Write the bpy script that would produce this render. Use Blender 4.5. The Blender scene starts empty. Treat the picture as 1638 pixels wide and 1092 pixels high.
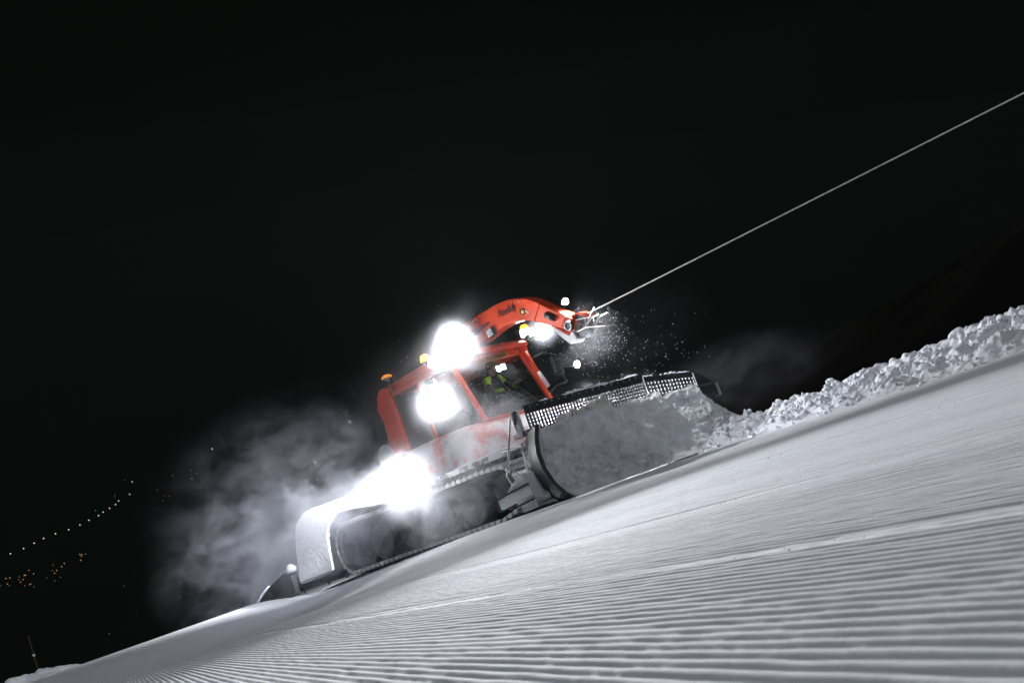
import bpy, bmesh, math, random
import numpy as np
from mathutils import Matrix, Vector
random.seed(7); rng = np.random.default_rng(7)
R = math.radians
scene = bpy.context.scene
col = scene.collection

# ------------------------------------------------------------------ camera, world, sun, exposure
# "slope frame": z = 0 is the groomed piste near the camera, +X runs uphill along the corduroy,
# +Y across the piste.  TILT turns that frame into the world, where the piste climbs at 25 degrees.
TILT = Matrix.Rotation(R(-25), 4, 'Y')
CAM_H = 0.25
def camera_axes(f=1592.0, px=-619.0, py=-499.0, ang=19.5):
    d = np.array([px, py, -f]); d /= np.linalg.norm(d)
    h = np.array([math.cos(R(ang)), math.sin(R(ang)), 0.0])
    n = np.cross(h, d); n /= np.linalg.norm(n)
    if n[1] < 0: n = -n
    X = -d; Y = np.cross(n, X)
    return np.array([X, Y, n])
CR = camera_axes()
cam_data = bpy.data.cameras.new('camera')
cam_data.sensor_width = 36.0; cam_data.lens = 35.0
cam_data.clip_start = 0.02; cam_data.clip_end = 6000
cam = bpy.data.objects.new('camera', cam_data); col.objects.link(cam)
cm = Matrix([list(CR[i]) + [0] for i in range(3)] + [[0, 0, 0, 1]]); cm.translation = (0, 0, CAM_H)
cam.matrix_world = TILT @ cm
cam_data.dof.use_dof = True; cam_data.dof.focus_distance = 16.0; cam_data.dof.aperture_fstop = 8.0
scene.camera = cam
def cam_dir(x, y):
    """direction, in the slope frame, in which the photograph (1638 x 1092) shows pixel x, y"""
    c = np.array([x - 819.0, -(y - 546.0), -1592.0]); c /= np.linalg.norm(c)
    return CR @ c

world = bpy.data.worlds.new('World'); scene.world = world; world.use_nodes = True
bg = world.node_tree.nodes['Background']
bg.inputs['Color'].default_value = (0.62, 1.0, 0.70, 1); bg.inputs['Strength'].default_value = 0.0012

sun_data = bpy.data.lights.new('fill_sun', 'SUN'); sun_data.energy = 0.25; sun_data.angle = R(15)  # weak sun added as fill light; no such source is in view
sun_data.color = (0.90, 0.92, 1.0)
sun = bpy.data.objects.new('fill_sun', sun_data); col.objects.link(sun)
sv = Vector((0.40, -0.15, 0.85)).normalized()          # towards the light, slope frame
sun.matrix_world = TILT @ sv.to_track_quat('Z', 'Y').to_matrix().to_4x4()

vs = scene.view_settings
vs.view_transform = 'Standard'; vs.look = 'None'; vs.exposure = 1.0; vs.gamma = 1.0
scene.render.engine = 'CYCLES'
cy = scene.cycles
cy.use_denoising = True
try: cy.denoiser = 'OPENIMAGEDENOISE'
except Exception: pass
cy.max_bounces = 6; cy.diffuse_bounces = 3; cy.glossy_bounces = 3; cy.transparent_max_bounces = 12
cy.volume_bounces = 1; cy.sample_clamp_indirect = 4.0; cy.sample_clamp_direct = 0.0
cy.volume_step_rate = 1.0; cy.volume_max_steps = 256
cy.use_adaptive_sampling = True; cy.adaptive_threshold = 0.045

# ------------------------------------------------------------------ machine frame
YAW = R(22.0)
EX = np.array([math.cos(YAW), math.sin(YAW)]); LY = np.array([-math.sin(YAW), math.cos(YAW)])
ORG = np.array([-19.6, 4.0]) + 2.1 * LY
GZ = 0.20                                                # ground level under the machine
MM = Matrix.Translation((ORG[0], ORG[1], GZ)) @ Matrix.Rotation(YAW, 4, 'Z')
def to_machine(x, y):
    dx, dy = x - ORG[0], y - ORG[1]
    return dx * EX[0] + dy * EX[1], dx * LY[0] + dy * LY[1]
def from_machine(xm, ym):
    return ORG[0] + xm * EX[0] + ym * LY[0], ORG[1] + xm * EX[1] + ym * LY[1]

# ------------------------------------------------------------------ noise
def _hash(ix, iy, iz, seed):
    n = (ix.astype(np.int64) * 374761393 + iy.astype(np.int64) * 668265263 + iz.astype(np.int64) * 2147483647 + seed * 1274126177) & 0xFFFFFFFF
    n = ((n ^ (n >> 13)) * 1274126177) & 0xFFFFFFFF
    n = (n ^ (n >> 16)) & 0xFFFFFF
    return n / float(0xFFFFFF) * 2 - 1
def vnoise(x, y, z=None, seed=0):
    x = np.asarray(x, float); y = np.asarray(y, float)
    z = np.zeros_like(x) if z is None else np.asarray(z, float)
    ix, iy, iz = np.floor(x), np.floor(y), np.floor(z)
    fx, fy, fz = x - ix, y - iy, z - iz
    sx, sy, sz = [t * t * t * (t * (t * 6 - 15) + 10) for t in (fx, fy, fz)]
    r = 0
    for a in (0, 1):
        for b in (0, 1):
            for c in (0, 1):
                w = (sx if a else 1 - sx) * (sy if b else 1 - sy) * (sz if c else 1 - sz)
                r = r + w * _hash(ix + a, iy + b, iz + c, seed)
    return r
def fbm(x, y, z=None, octaves=4, seed=0, gain=0.5):
    r = 0; a = 1.0; f = 1.0
    for o in range(octaves):
        r = r + a * vnoise(np.asarray(x) * f + 17.3 * o, np.asarray(y) * f + 9.1 * o, None if z is None else np.asarray(z) * f + 5.7 * o, seed + o)
        a *= gain; f *= 2.03
    return r
def sstep(a, b, x):
    t = np.clip((np.asarray(x, float) - a) / (b - a), 0, 1); return t * t * (3 - 2 * t)

# ------------------------------------------------------------------ mesh helpers
def link(name, me, mats=None, parent=None, smooth=False):
    o = bpy.data.objects.new(name, me); col.objects.link(o)
    if parent is not None: o.parent = parent
    for m in (mats if isinstance(mats, (list, tuple)) else [mats]):
        if m is not None: me.materials.append(m)
    if smooth: me.polygons.foreach_set('use_smooth', [True] * len(me.polygons))
    return o
def tag(o, label=None, cat=None, group=None, kind=None):
    if label: o['label'] = label
    if cat: o['category'] = cat
    if group: o['group'] = group
    if kind: o['kind'] = kind
    return o
def empty(name, loc=(0, 0, 0)):
    o = bpy.data.objects.new(name, None); col.objects.link(o); o.location = loc; o.empty_display_size = 0.2
    return o

class MB:
    """collects shapes for ONE mesh object"""
    def __init__(s): s.v = []; s.f = []; s.m = []; s.mi = 0
    def add(s, vs, fs):
        b = len(s.v); s.v += [tuple(map(float, p)) for p in vs]
        s.f += [tuple(b + i for i in f) for f in fs]; s.m += [s.mi] * len(fs); return s
    def box(s, x0, x1, y0, y1, z0, z1):
        return s.add([(x, y, z) for x in (x0, x1) for y in (y0, y1) for z in (z0, z1)],
                     [(0, 1, 3, 2), (4, 6, 7, 5), (0, 4, 5, 1), (2, 3, 7, 6), (0, 2, 6, 4), (1, 5, 7, 3)])
    def obox(s, c, u, v, w):
        c, u, v, w = [np.array(t, float) for t in (c, u, v, w)]
        return s.add([c + a * u + b * v + d * w for a in (-1, 1) for b in (-1, 1) for d in (-1, 1)],
                     [(0, 1, 3, 2), (4, 6, 7, 5), (0, 4, 5, 1), (2, 3, 7, 6), (0, 2, 6, 4), (1, 5, 7, 3)])
    def prism(s, poly, y0, y1, axis=1):
        """poly of 2-D points in the two other axes, extruded along axis"""
        def P(p, t):
            q = [p[0], p[1]]; q.insert(axis, t); return tuple(q)
        n = len(poly)
        return s.add([P(p, y0) for p in poly] + [P(p, y1) for p in poly],
                     [tuple(range(n - 1, -1, -1)), tuple(range(n, 2 * n))] + [(i, (i + 1) % n, n + (i + 1) % n, n + i) for i in range(n)])
    def loft(s, rings, close=True, caps=True):
        n = len(rings[0]); vs = [p for r in rings for p in r]; fs = []
        for k in range(len(rings) - 1):
            for i in range(n if close else n - 1):
                a, b = k * n + i, k * n + (i + 1) % n
                fs.append((a, b, b + n, a + n))
        if caps and close: fs += [tuple(range(n - 1, -1, -1)), tuple(range((len(rings) - 1) * n, len(rings) * n))]
        return s.add(vs, fs)
    def tube(s, pts, r, n=8, caps=True):
        pts = [np.array(p, float) for p in pts]; rs = r if isinstance(r, (list, tuple)) else [r] * len(pts)
        rings = []; up = None
        for i, p in enumerate(pts):
            t = (pts[min(i + 1, len(pts) - 1)] - pts[max(i - 1, 0)]); t /= np.linalg.norm(t) + 1e-9
            if up is None:
                up = np.array([0, 0, 1.0]) if abs(t[2]) < .9 else np.array([1.0, 0, 0])
            a = np.cross(t, up); a /= np.linalg.norm(a) + 1e-9; b = np.cross(a, t); up = b
            rings.append([p + rs[i] * (math.cos(2 * math.pi * k / n) * a + math.sin(2 * math.pi * k / n) * b) for k in range(n)])
        return s.loft(rings, True, caps)
    def cyl(s, p0, p1, r, n=20): return s.tube([p0, p1], r, n)
    def lathe_y(s, cx, cz, prof, n=28):
        """prof: list of (y, r); turned about an axis parallel to Y"""
        rings = [[(cx + r * math.cos(2 * math.pi * k / n), y, cz + r * math.sin(2 * math.pi * k / n)) for k in range(n)] for y, r in prof]
        return s.loft(rings, True, True)
    def build(s, name, mats, parent=None, smooth=False, bevel=0, auto=None):
        me = bpy.data.meshes.new(name); me.from_pydata(s.v, [], s.f)
        me.polygons.foreach_set('material_index', s.m)
        bm = bmesh.new(); bm.from_mesh(me); bmesh.ops.recalc_face_normals(bm, faces=bm.faces[:])
        if auto:
            for e in bm.edges:
                if len(e.link_faces) == 2 and e.calc_face_angle(0) > auto: e.smooth = False
            smooth = True
        bm.to_mesh(me); bm.free(); me.update()
        o = link(name, me, mats, parent, smooth)
        if bevel:
            md = o.modifiers.new('bevel', 'BEVEL'); md.width = bevel; md.segments = 2; md.limit_method = 'ANGLE'; md.angle_limit = R(35)
        return o
def grid_mesh(name, P, mats, parent=None, smooth=True):
    """P: array (n, m, 3)"""
    n, m = P.shape[:2]
    me = bpy.data.meshes.new(name)
    idx = np.arange(n * m).reshape(n, m)
    q = np.stack([idx[:-1, :-1], idx[1:, :-1], idx[1:, 1:], idx[:-1, 1:]], -1).reshape(-1, 4)
    me.vertices.add(n * m); me.vertices.foreach_set('co', P.reshape(-1).astype(np.float32))
    me.loops.add(q.size); me.loops.foreach_set('vertex_index', q.reshape(-1).astype(np.int32))
    me.polygons.add(len(q)); me.polygons.foreach_set('loop_start', np.arange(0, q.size, 4, dtype=np.int32))
    try: me.polygons.foreach_set('loop_total', np.full(len(q), 4, dtype=np.int32))
    except Exception: pass
    me.update(calc_edges=True); me.validate()
    return link(name, me, mats, parent, smooth)
_t = (1 + 5 ** .5) / 2
ICO_V = np.array([(-1, _t, 0), (1, _t, 0), (-1, -_t, 0), (1, -_t, 0), (0, -1, _t), (0, 1, _t), (0, -1, -_t), (0, 1, -_t), (_t, 0, -1), (_t, 0, 1), (-_t, 0, -1), (-_t, 0, 1)]) / math.sqrt(1 + _t * _t)
ICO_F = [(0, 11, 5), (0, 5, 1), (0, 1, 7), (0, 7, 10), (0, 10, 11), (1, 5, 9), (5, 11, 4), (11, 10, 2), (10, 7, 6), (7, 1, 8), (3, 9, 4), (3, 4, 2), (3, 2, 6), (3, 6, 8), (3, 8, 9), (4, 9, 5), (2, 4, 11), (6, 2, 10), (8, 6, 7), (9, 8, 1)]
def ico_cloud(name, centres, radii, mat, jitter=0.35, parent=None, smooth=False):
    """many small lumps in one mesh"""
    n = len(centres); C = np.asarray(centres); r = np.asarray(radii)
    V = ICO_V[None] * (1 + jitter * (rng.random((n, 12, 1)) * 2 - 1)) * (r[:, None] if r.ndim == 1 else r)[..., None] if r.ndim == 1 else ICO_V[None] * (1 + jitter * (rng.random((n, 12, 1)) * 2 - 1)) * r[:, None, :]
    V = V + C[:, None, :]
    F = np.array(ICO_F)[None] + (np.arange(n) * 12)[:, None, None]
    me = bpy.data.meshes.new(name)
    me.vertices.add(n * 12); me.vertices.foreach_set('co', V.reshape(-1).astype(np.float32))
    L = F.reshape(-1).astype(np.int32)
    me.loops.add(len(L)); me.loops.foreach_set('vertex_index', L)
    me.polygons.add(n * 20); me.polygons.foreach_set('loop_start', np.arange(0, len(L), 3, dtype=np.int32))
    try: me.polygons.foreach_set('loop_total', np.full(n * 20, 3, dtype=np.int32))
    except Exception: pass
    me.update(calc_edges=True); me.validate()
    return link(name, me, mat, parent, smooth)

# ------------------------------------------------------------------ materials
def mat(name, color, rough=0.6, metal=0.0, spec=0.5, emit=None, estr=0.0, noise=None, bump=None):
    """noise=(scale, second colour, low, high); bump=(scale, strength, distance)"""
    m = bpy.data.materials.new(name); m.use_nodes = True
    nt = m.node_tree; N = nt.nodes; Lk = nt.links; b = N['Principled BSDF']
    b.inputs['Base Color'].default_value = (*color, 1); b.inputs['Roughness'].default_value = rough
    b.inputs['Metallic'].default_value = metal; b.inputs['Specular IOR Level'].default_value = spec
    if emit: b.inputs['Emission Color'].default_value = (*emit, 1); b.inputs['Emission Strength'].default_value = estr
    tc = N.new('ShaderNodeTexCoord')
    if noise:
        sc, c2, lo, hi = noise
        n = N.new('ShaderNodeTexNoise'); n.inputs['Scale'].default_value = sc; n.inputs['Detail'].default_value = 6; n.inputs['Roughness'].default_value = .65
        Lk.new(tc.outputs['Object'], n.inputs['Vector'])
        r = N.new('ShaderNodeValToRGB'); r.color_ramp.elements[0].position = lo; r.color_ramp.elements[1].position = hi
        r.color_ramp.elements[0].color = (*color, 1); r.color_ramp.elements[1].color = (*c2, 1)
        Lk.new(n.outputs['Fac'], r.inputs['Fac']); Lk.new(r.outputs['Color'], b.inputs['Base Color'])
    if bump:
        sc, st, di = bump
        n2 = N.new('ShaderNodeTexNoise'); n2.inputs['Scale'].default_value = sc; n2.inputs['Detail'].default_value = 5
        Lk.new(tc.outputs['Object'], n2.inputs['Vector'])
        bp = N.new('ShaderNodeBump'); bp.inputs['Strength'].default_value = st; bp.inputs['Distance'].default_value = di
        Lk.new(n2.outputs['Fac'], bp.inputs['Height']); Lk.new(bp.outputs['Normal'], b.inputs['Normal'])
    return m
SNOWC = (0.80, 0.82, 0.86)
M = {}
M['snow'] = mat('groomed_snow', SNOWC, 0.9, spec=0.03, noise=(9, (0.76, 0.78, 0.83), .35, .7), bump=(140, .35, .0025))
M['rough_snow'] = mat('loose_snow', SNOWC, 0.95, spec=0.0, noise=(5, (0.74, 0.765, 0.82), .35, .7), bump=(30, .4, .008))
M['pushed_snow'] = mat('pushed_snow', (0.82, 0.84, 0.87), 0.95, spec=0.0, noise=(4.0, (0.62, 0.65, 0.68), .40, .68), bump=(50, .3, .006))
M['red'] = mat('red_paint', (0.80, 0.085, 0.025), 0.38, spec=0.4, noise=(7, (0.72, 0.072, 0.024), .3, .7))
M['red_snowed'] = mat('red_paint_under_blown_snow', (0.60, 0.05, 0.022), 0.6, noise=(1.9, (0.72, 0.71, 0.74), .34, .52), bump=(9, .5, .03))
M['fender'] = mat('snow_caked_plastic', (0.82, 0.83, 0.86), 0.8, spec=0.2, noise=(1.1, (0.74, 0.75, 0.77), .45, .75), bump=(14, .7, .02))
M['black'] = mat('black_plastic', (0.018, 0.019, 0.021), 0.5, noise=(4, (0.05, 0.052, 0.056), .5, .8))
M['rubber'] = mat('track_rubber', (0.02, 0.02, 0.022), 0.8, noise=(3, (0.34, 0.35, 0.38), .48, .72), bump=(12, .5, .02))
M['steel'] = mat('blade_steel', (0.035, 0.042, 0.045), 0.45, metal=0.4, noise=(5, (0.075, 0.085, 0.09), .45, .75), bump=(30, .2, .004))
M['alu'] = mat('aluminium', (0.62, 0.62, 0.60), 0.38, metal=0.85, noise=(10, (0.75, 0.76, 0.78), .45, .7))
M['snowed_steel'] = mat('steel_under_snow', (0.05, 0.055, 0.06), 0.7, noise=(3.2, (0.74, 0.75, 0.79), .42, .52), bump=(14, .6, .02))
M['white'] = mat('cream_plate', (0.84, 0.83, 0.74), 0.5, noise=(9, (0.74, 0.73, 0.65), .4, .7))
M['grey'] = mat('grey_trim', (0.20, 0.21, 0.22), 0.5, noise=(6, (0.30, 0.31, 0.32), .4, .7))
M['caked'] = mat('snow_caked_wheel', (0.035, 0.036, 0.04), 0.85, spec=0.2, noise=(3.2, (0.12, 0.125, 0.135), .40, .66), bump=(12, .6, .02))
M['print'] = mat('black_print', (0.012, 0.010, 0.010), 0.5)
M['plate'] = mat('amber_nameplate', (0.50, 0.33, 0.09), 0.5, noise=(8, (0.42, 0.27, 0.07), .4, .7))
M['amber'] = mat('amber_beacon', (0.9, 0.33, 0.02), 0.3, emit=(1.0, 0.36, 0.03), estr=2.2)
M['amber_dim'] = mat('amber_weak_glow', (0.85, 0.30, 0.03), 0.35, emit=(1.0, 0.34, 0.03), estr=0.35)  # weak glow put into the material; the pivot pin wearing it is no lamp
M['lens'] = mat('lit_lens', (0.9, 0.9, 0.9), 0.3, emit=(1.0, 0.98, 0.96), estr=60.0)
M['lens_small'] = mat('lit_small_lens', (0.9, 0.9, 0.9), 0.3, emit=(0.95, 0.98, 1.0), estr=30.0)
M['lens_off'] = mat('unlit_lens', (0.55, 0.57, 0.60), 0.15, noise=(40, (0.12, 0.12, 0.13), .45, .55))
M['display'] = mat('lit_display', (0.6, 0.65, 0.65), 0.4, emit=(0.85, 0.95, 1.0), estr=7.0)
M['seat'] = mat('seat_cloth', (0.03, 0.03, 0.035), 0.9, noise=(12, (0.05, 0.05, 0.055), .4, .7))
M['skin'] = mat('skin', (0.46, 0.27, 0.19), 0.55, noise=(14, (0.40, 0.22, 0.15), .4, .7))
M['jacket'] = mat('dark_jacket', (0.02, 0.022, 0.03), 0.85, noise=(10, (0.035, 0.038, 0.05), .4, .7))
M['hivis'] = mat('hi_vis_fabric', (0.42, 0.72, 0.03), 0.8, noise=(12, (0.36, 0.62, 0.03), .4, .7))
M['hair'] = mat('dark_hair', (0.03, 0.02, 0.015), 0.8, noise=(20, (0.05, 0.035, 0.02), .4, .7))
M['cable'] = mat('steel_cable', (0.85, 0.84, 0.80), 0.7, metal=0.0, noise=(.8, (0.62, 0.61, 0.58), .4, .7))
M['hill'] = mat('unlit_hillside', (0.014, 0.0135, 0.012), 1.0, spec=0.0, noise=(.03, (0.042, 0.038, 0.034), .45, .72))  # darkness painted in, standing for a hillside beyond the reach of the lamps
M['valley'] = mat('dark_valley_ground', (0.0110, 0.0178, 0.0125), 1.0, spec=0.0, noise=(.004, (0.0123, 0.0198, 0.0140), .4, .7))
M['lamp_white'] = mat('street_lamp_glow', (1, .9, .7), 0.5, emit=(1.0, 0.86, 0.62), estr=.45)
M['lamp_amber'] = mat('sodium_lamp_glow', (1, .6, .2), 0.5, emit=(1.0, 0.50, 0.14), estr=.20)
M['lamp_dim'] = mat('faint_lamp_glow', (1, .6, .3), 0.5, emit=(1.0, 0.60, 0.30), estr=.08)
M['lamp_blue'] = mat('blue_lamp_glow', (.2, .5, 1), 0.5, emit=(0.10, 0.30, 0.9), estr=.2)
M['wood'] = mat('marker_pole_paint', (0.07, 0.025, 0.018), 0.7, noise=(6, (0.05, 0.02, 0.015), .4, .7))
def glass_mat():
    m = bpy.data.materials.new('tinted_glass'); m.use_nodes = True; nt = m.node_tree; nt.nodes.clear()
    o = nt.nodes.new('ShaderNodeOutputMaterial'); mx = nt.nodes.new('ShaderNodeMixShader')
    t = nt.nodes.new('ShaderNodeBsdfTransparent'); t.inputs['Color'].default_value = (0.80, 0.84, 0.84, 1)
    g = nt.nodes.new('ShaderNodeBsdfGlossy'); g.inputs['Roughness'].default_value = 0.06
    fr0 = nt.nodes.new('ShaderNodeLayerWeight'); fr0.inputs['Blend'].default_value = .3
    fr = nt.nodes.new('ShaderNodeMapRange'); fr.inputs['To Min'].default_value = .03; fr.inputs['To Max'].default_value = .45
    nt.links.new(fr0.outputs['Facing'], fr.inputs['Value'])
    nt.links.new(fr.outputs[0], mx.inputs[0]); nt.links.new(t.outputs[0], mx.inputs[1]); nt.links.new(g.outputs[0], mx.inputs[2])
    nt.links.new(mx.outputs[0], o.inputs['Surface']); return m
M['glass'] = glass_mat()

# ------------------------------------------------------------------ the groomed slope
PITCH = 0.030
def broad_z(x, y):
    """broad shape of the piste"""
    xm, ym = to_machine(x, y)
    z = GZ * sstep(2.0, 6.0, y) * (1 - 0.55 * sstep(-15, -9, x))
    near = 1 - sstep(2.2, 4.4, y)
    xs_ = x + .22 * y                                                                     # a roll across the piste, downhill of the camera
    z = z + near * (0.34 * np.exp(-((xs_ + 21.0) / 2.3) ** 2) - 0.14 * np.exp(-((xs_ + 15.5) / 3.0) ** 2))
    z = z + 0.010 * fbm(x * .18, y * .5, octaves=2, seed=31)
    return z
EDGES = [1.16, 2.35, 3.9, 5.6]
def corduroy(x, y):
    yy = y + 0.006 * vnoise(x * .12, y * .10, seed=11) + 0.0004 * vnoise(x * 1.3, y * 2, seed=12)
    ph = (yy / PITCH) % 1.0
    ridge = np.clip(np.sin(ph * math.pi), 0, 1) ** 0.45                                   # rounded ridge, narrow groove
    xm, ym = to_machine(x, y)
    amp = 0.0125 * (1 + 0.16 * vnoise(x * .05, y * 3, seed=13) + .05 * vnoise(x * .6, y * 4, seed=14))
    fade = (1 - sstep(5.8, 7.3, y)) * (1 - sstep(-4.2, -3.2, ym) * (1 - sstep(0.5, 5, xm))) * sstep(-20.0, -16.0, x)
    amp = amp * fade
    crumb = np.clip(fbm(x * 8, y * 30, octaves=2, seed=15), -1, 1)
    z = amp * ridge + 0.0008 * crumb * (0.35 + ridge) + 0.00022 * sstep(-4.5, -1.2, x) * vnoise(x * 40, y * 70, seed=16) * ridge
    for k, e in enumerate(EDGES):                                                          # seams between passes: a crumbly raised lip and a dark slit
        d = y - e - 0.03 * vnoise(x * .4, x * 0 + k, seed=20 + k)
        lip = np.exp(-(d / .028) ** 2) * fade * np.clip(.35 + .9 * fbm(x * 1.1, x * 0 + 7.7 * k, octaves=3, seed=70 + k), 0, 1)
        z = z * (1 - .8 * lip) + lip * (0.0040 + 0.004 * np.clip(fbm(x * 9, y * 16, octaves=3, seed=25 + k), -.6, 1))
        z = z - 0.006 * np.exp(-((d - .055) / .012) ** 2) * fade
    return z
def spaced(parts):
    out = []
    for a, b, n in parts: out += list(np.linspace(a, b, n, endpoint=False))
    out.append(parts[-1][1]); return np.array(out)
gx = np.concatenate([-np.geomspace(90, .35, 520), np.linspace(-.33, 3, 40), np.geomspace(3.2, 60, 40)])
gy = spaced([(-60, -6, 30), (-6, -.8, 60), (-.8, 7.4, 1640), (7.4, 20, 140), (20, 90, 40)])
X, Y = np.meshgrid(gx, gy, indexing='ij')
Z = broad_z(X, Y) + corduroy(X, Y) * (sstep(-.9, -.7, Y))
Z = Z + 0.008 * fbm(X * 3, Y * 3, octaves=3, seed=41) * sstep(5.5, 7, Y)
# the piste falls away outside the groomed field so that it closes below the view
Z = Z - 0.25 * np.clip(Y - 26, 0, None) - 0.004 * np.clip(-X - 34, 0, None) ** 2 - 0.02 * np.clip(-Y - 12, 0, None) ** 2
slope = grid_mesh('snow_slope', np.stack([X, Y, Z], -1), M['snow'])
tag(slope, 'groomed white snow slope with corduroy ridges', kind='structure')

# crumbs thrown along the pass seams and over the corduroy
cc = []; cr = []
for k, e in enumerate(EDGES):
    n = 45
    xs = -np.exp(rng.uniform(math.log(.7), math.log(16), n)); ys = e + rng.normal(0, .035, n)
    for x, y in zip(xs, ys): cc.append((x, y)); cr.append(rng.uniform(.0008, .0018) * (1 + .6 * k))
n = 60
xs = -np.exp(rng.uniform(math.log(.6), math.log(20), n)); ys = rng.uniform(.2, 5.5, n)
for x, y in zip(xs, ys): cc.append((x, y)); cr.append(rng.uniform(.0008, .0018))
cc = np.array(cc); cz = broad_z(cc[:, 0], cc[:, 1]) + corduroy(cc[:, 0], cc[:, 1])
cru = ico_cloud('snow_crumbs', np.column_stack([cc, cz + np.array(cr) * .4]), np.array(cr), M['rough_snow'])
tag(cru, 'loose snow crumbs strewn along the corduroy ridges', 'snow crumbs', kind='stuff')

# ------------------------------------------------------------------ berm and banks
def ridge_mesh(name, s0, s1, ns, prof_w, height, centre, mats, seed, nv=90, rough=.16):
    """windrow along the machine's heading: centre(s) -> ym, width and height functions of s"""
    s = np.linspace(s0, s1, ns); v = np.linspace(-1, 1, nv)
    Sg, Vg = np.meshgrid(s, v, indexing='ij')
    wn, wf = prof_w(Sg)
    off = np.where(Vg < 0, Vg * wn, Vg * wf)
    ym = centre(Sg) + off
    px, py = from_machine(Sg, ym)
    prof = np.clip(1 - np.abs(Vg) ** 1.35, 0, 1)
    h = height(Sg) * prof
    edge = sstep(0, .30, 1 - np.abs(Vg))
    lump = .35 + .75 * fbm(px * 3.4, py * 3.4, octaves=3, seed=seed, gain=.6) + .25 * np.abs(vnoise(px * 9, py * 9, seed=seed + 21))
    h = h * (1 + .22 * fbm(px * .9, py * .9, octaves=3, seed=seed + 7)) + edge * rough * (lump - .35) * np.clip(height(Sg) / .6, .15, 1)
    h = h + edge * .030 * np.abs(fbm(px * 13, py * 13, octaves=2, seed=seed + 3))
    z = broad_z(px, py) + h - .05 * (1 - sstep(0, .12, 1 - np.abs(Vg)))
    px = px + edge * .05 * vnoise(px * 7, py * 7, seed=seed + 9); py = py + edge * .05 * vnoise(px * 7, py * 7, seed=seed + 10)
    return grid_mesh(name, np.stack([px, py, z], -1), mats), (px, py, z)
berm, (bx_, by_, bz_) = ridge_mesh('snow_berm', 5.6, 24, 1100,
    lambda s: (0.9 + 1.5 * sstep(6, 11, s), 1.2 + 0 * s),
    lambda s: .30 * sstep(5.4, 7.5, s) + .16 * sstep(8.5, 13, s),
    lambda s: 1.55 + .45 * sstep(6.0, 8.0, s), M['rough_snow'], 50, 190, .19)
tag(berm, 'long lumpy white snow berm running uphill from the blade', 'snow berm', kind='stuff')
# clods on the berm: the largest are things of their own, the rest is rubble
CLODS = []
for k in range(5):
    bm = bmesh.new(); bmesh.ops.create_icosphere(bm, subdivisions=3, radius=1)
    for v in bm.verts:
        p = np.array(v.co); f = 1 + .30 * float(fbm([p[0] * 1.3 + k * 5], [p[1] * 1.3], [p[2] * 1.3], 3, 60 + k)[0]) 
        v.co = Vector(p * f); v.co.z *= .75; v.co.x *= 1.2
    me = bpy.data.meshes.new('snow_clod'); bm.to_mesh(me); bm.free(); me.materials.append(M['rough_snow'])
    me.polygons.foreach_set('use_smooth', [True] * len(me.polygons)); CLODS.append(me)
nS, nV = bz_.shape
for k in range(40):
    i = int(nS * (0.02 + 0.50 * rng.random() ** 1.1)); j = int(nV * rng.uniform(.22, .58))
    o = bpy.data.objects.new('snow_clod', CLODS[k % 5]); col.objects.link(o)
    r = float(rng.uniform(.035, .09)); o.location = (bx_[i, j], by_[i, j], bz_[i, j] + r * .25); o.scale = (r, r, r)
    o.rotation_euler = rng.uniform(0, 6.28, 3)
    tag(o, 'rounded white snow clod lying on the rough berm', 'snow clod', 'snow clods strewn over the berm')
n = 4200
ii = (nS * (.01 + .7 * rng.random(n) ** 1.2)).astype(int); jj = (nV * np.clip(rng.normal(.26, .16, n), .02, .8)).astype(int)
rr = .010 + .035 * rng.random(n) ** 3
rub = ico_cloud('snow_rubble', np.column_stack([bx_[ii, jj] + rng.normal(0, .03, n), by_[ii, jj] + rng.normal(0, .03, n), bz_[ii, jj] + rr * .1]), rr, M['rough_snow'], .16, smooth=True)
tag(rub, 'small white snow rubble covering the berm and its foot', 'snow rubble', kind='stuff')

# rough bank at the far lower left, downhill
s = np.linspace(-42, -20, 160); v = np.linspace(-1, 1, 50); Sg, Vg = np.meshgrid(s, v, indexing='ij')
bxx = -33 + Vg * 2.4; byy = (Sg + 42) * .5 - 9.5
bzz = broad_z(bxx, byy) + (1 - Vg ** 2) * (.74 + .20 * fbm(bxx * .5, byy * .5, octaves=4, seed=80) + .12 * fbm(bxx * 3, byy * 3, octaves=3, seed=81)) * sstep(.8, -2.6, byy) * .95 - .08
bank = grid_mesh('snow_bank', np.stack([bxx, byy, bzz], -1), M['rough_snow'])
tag(bank, 'rough grey snow bank at the piste edge beside the marker pole', 'snow bank', kind='stuff')

# ------------------------------------------------------------------ snow groomer
G = empty('snow_groomer'); G.matrix_world = MM
tag(G, 'red winch snow groomer with raised boom and lit work lamps climbing the slope', 'snow groomer')
CY = -0.30                                              # centre line of cab and boom

# --- tracks
def track_path():
    pts = []
    cr_, fr_ = (0.62, 0.50), (5.10, 0.47); rr_, rf_ = 0.43, 0.36
    for a in np.linspace(-90, -265, 14): pts.append((cr_[0] + rr_ * math.cos(R(a)), cr_[1] + rr_ * math.sin(R(a))))
    for x in np.linspace(1.2, 4.6, 12): pts.append((x, 0.93 - .07 * (x - 1.2) / 3.4 - .03 * math.sin((x - 1.2) / 3.4 * math.pi)))
    for a in np.linspace(85, -70, 12): pts.append((fr_[0] + rf_ * math.cos(R(a)), fr_[1] + rf_ * math.sin(R(a))))
    for x in np.linspace(4.9, 0.8, 14): pts.append((x, 0.065))
    return np.array(pts)
TP = track_path(); TPc = np.vstack([TP, TP[:1]])
seg = np.linalg.norm(np.diff(TPc, axis=0), axis=1); cum = np.concatenate([[0], np.cumsum(seg)]); TL = cum[-1]
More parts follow.
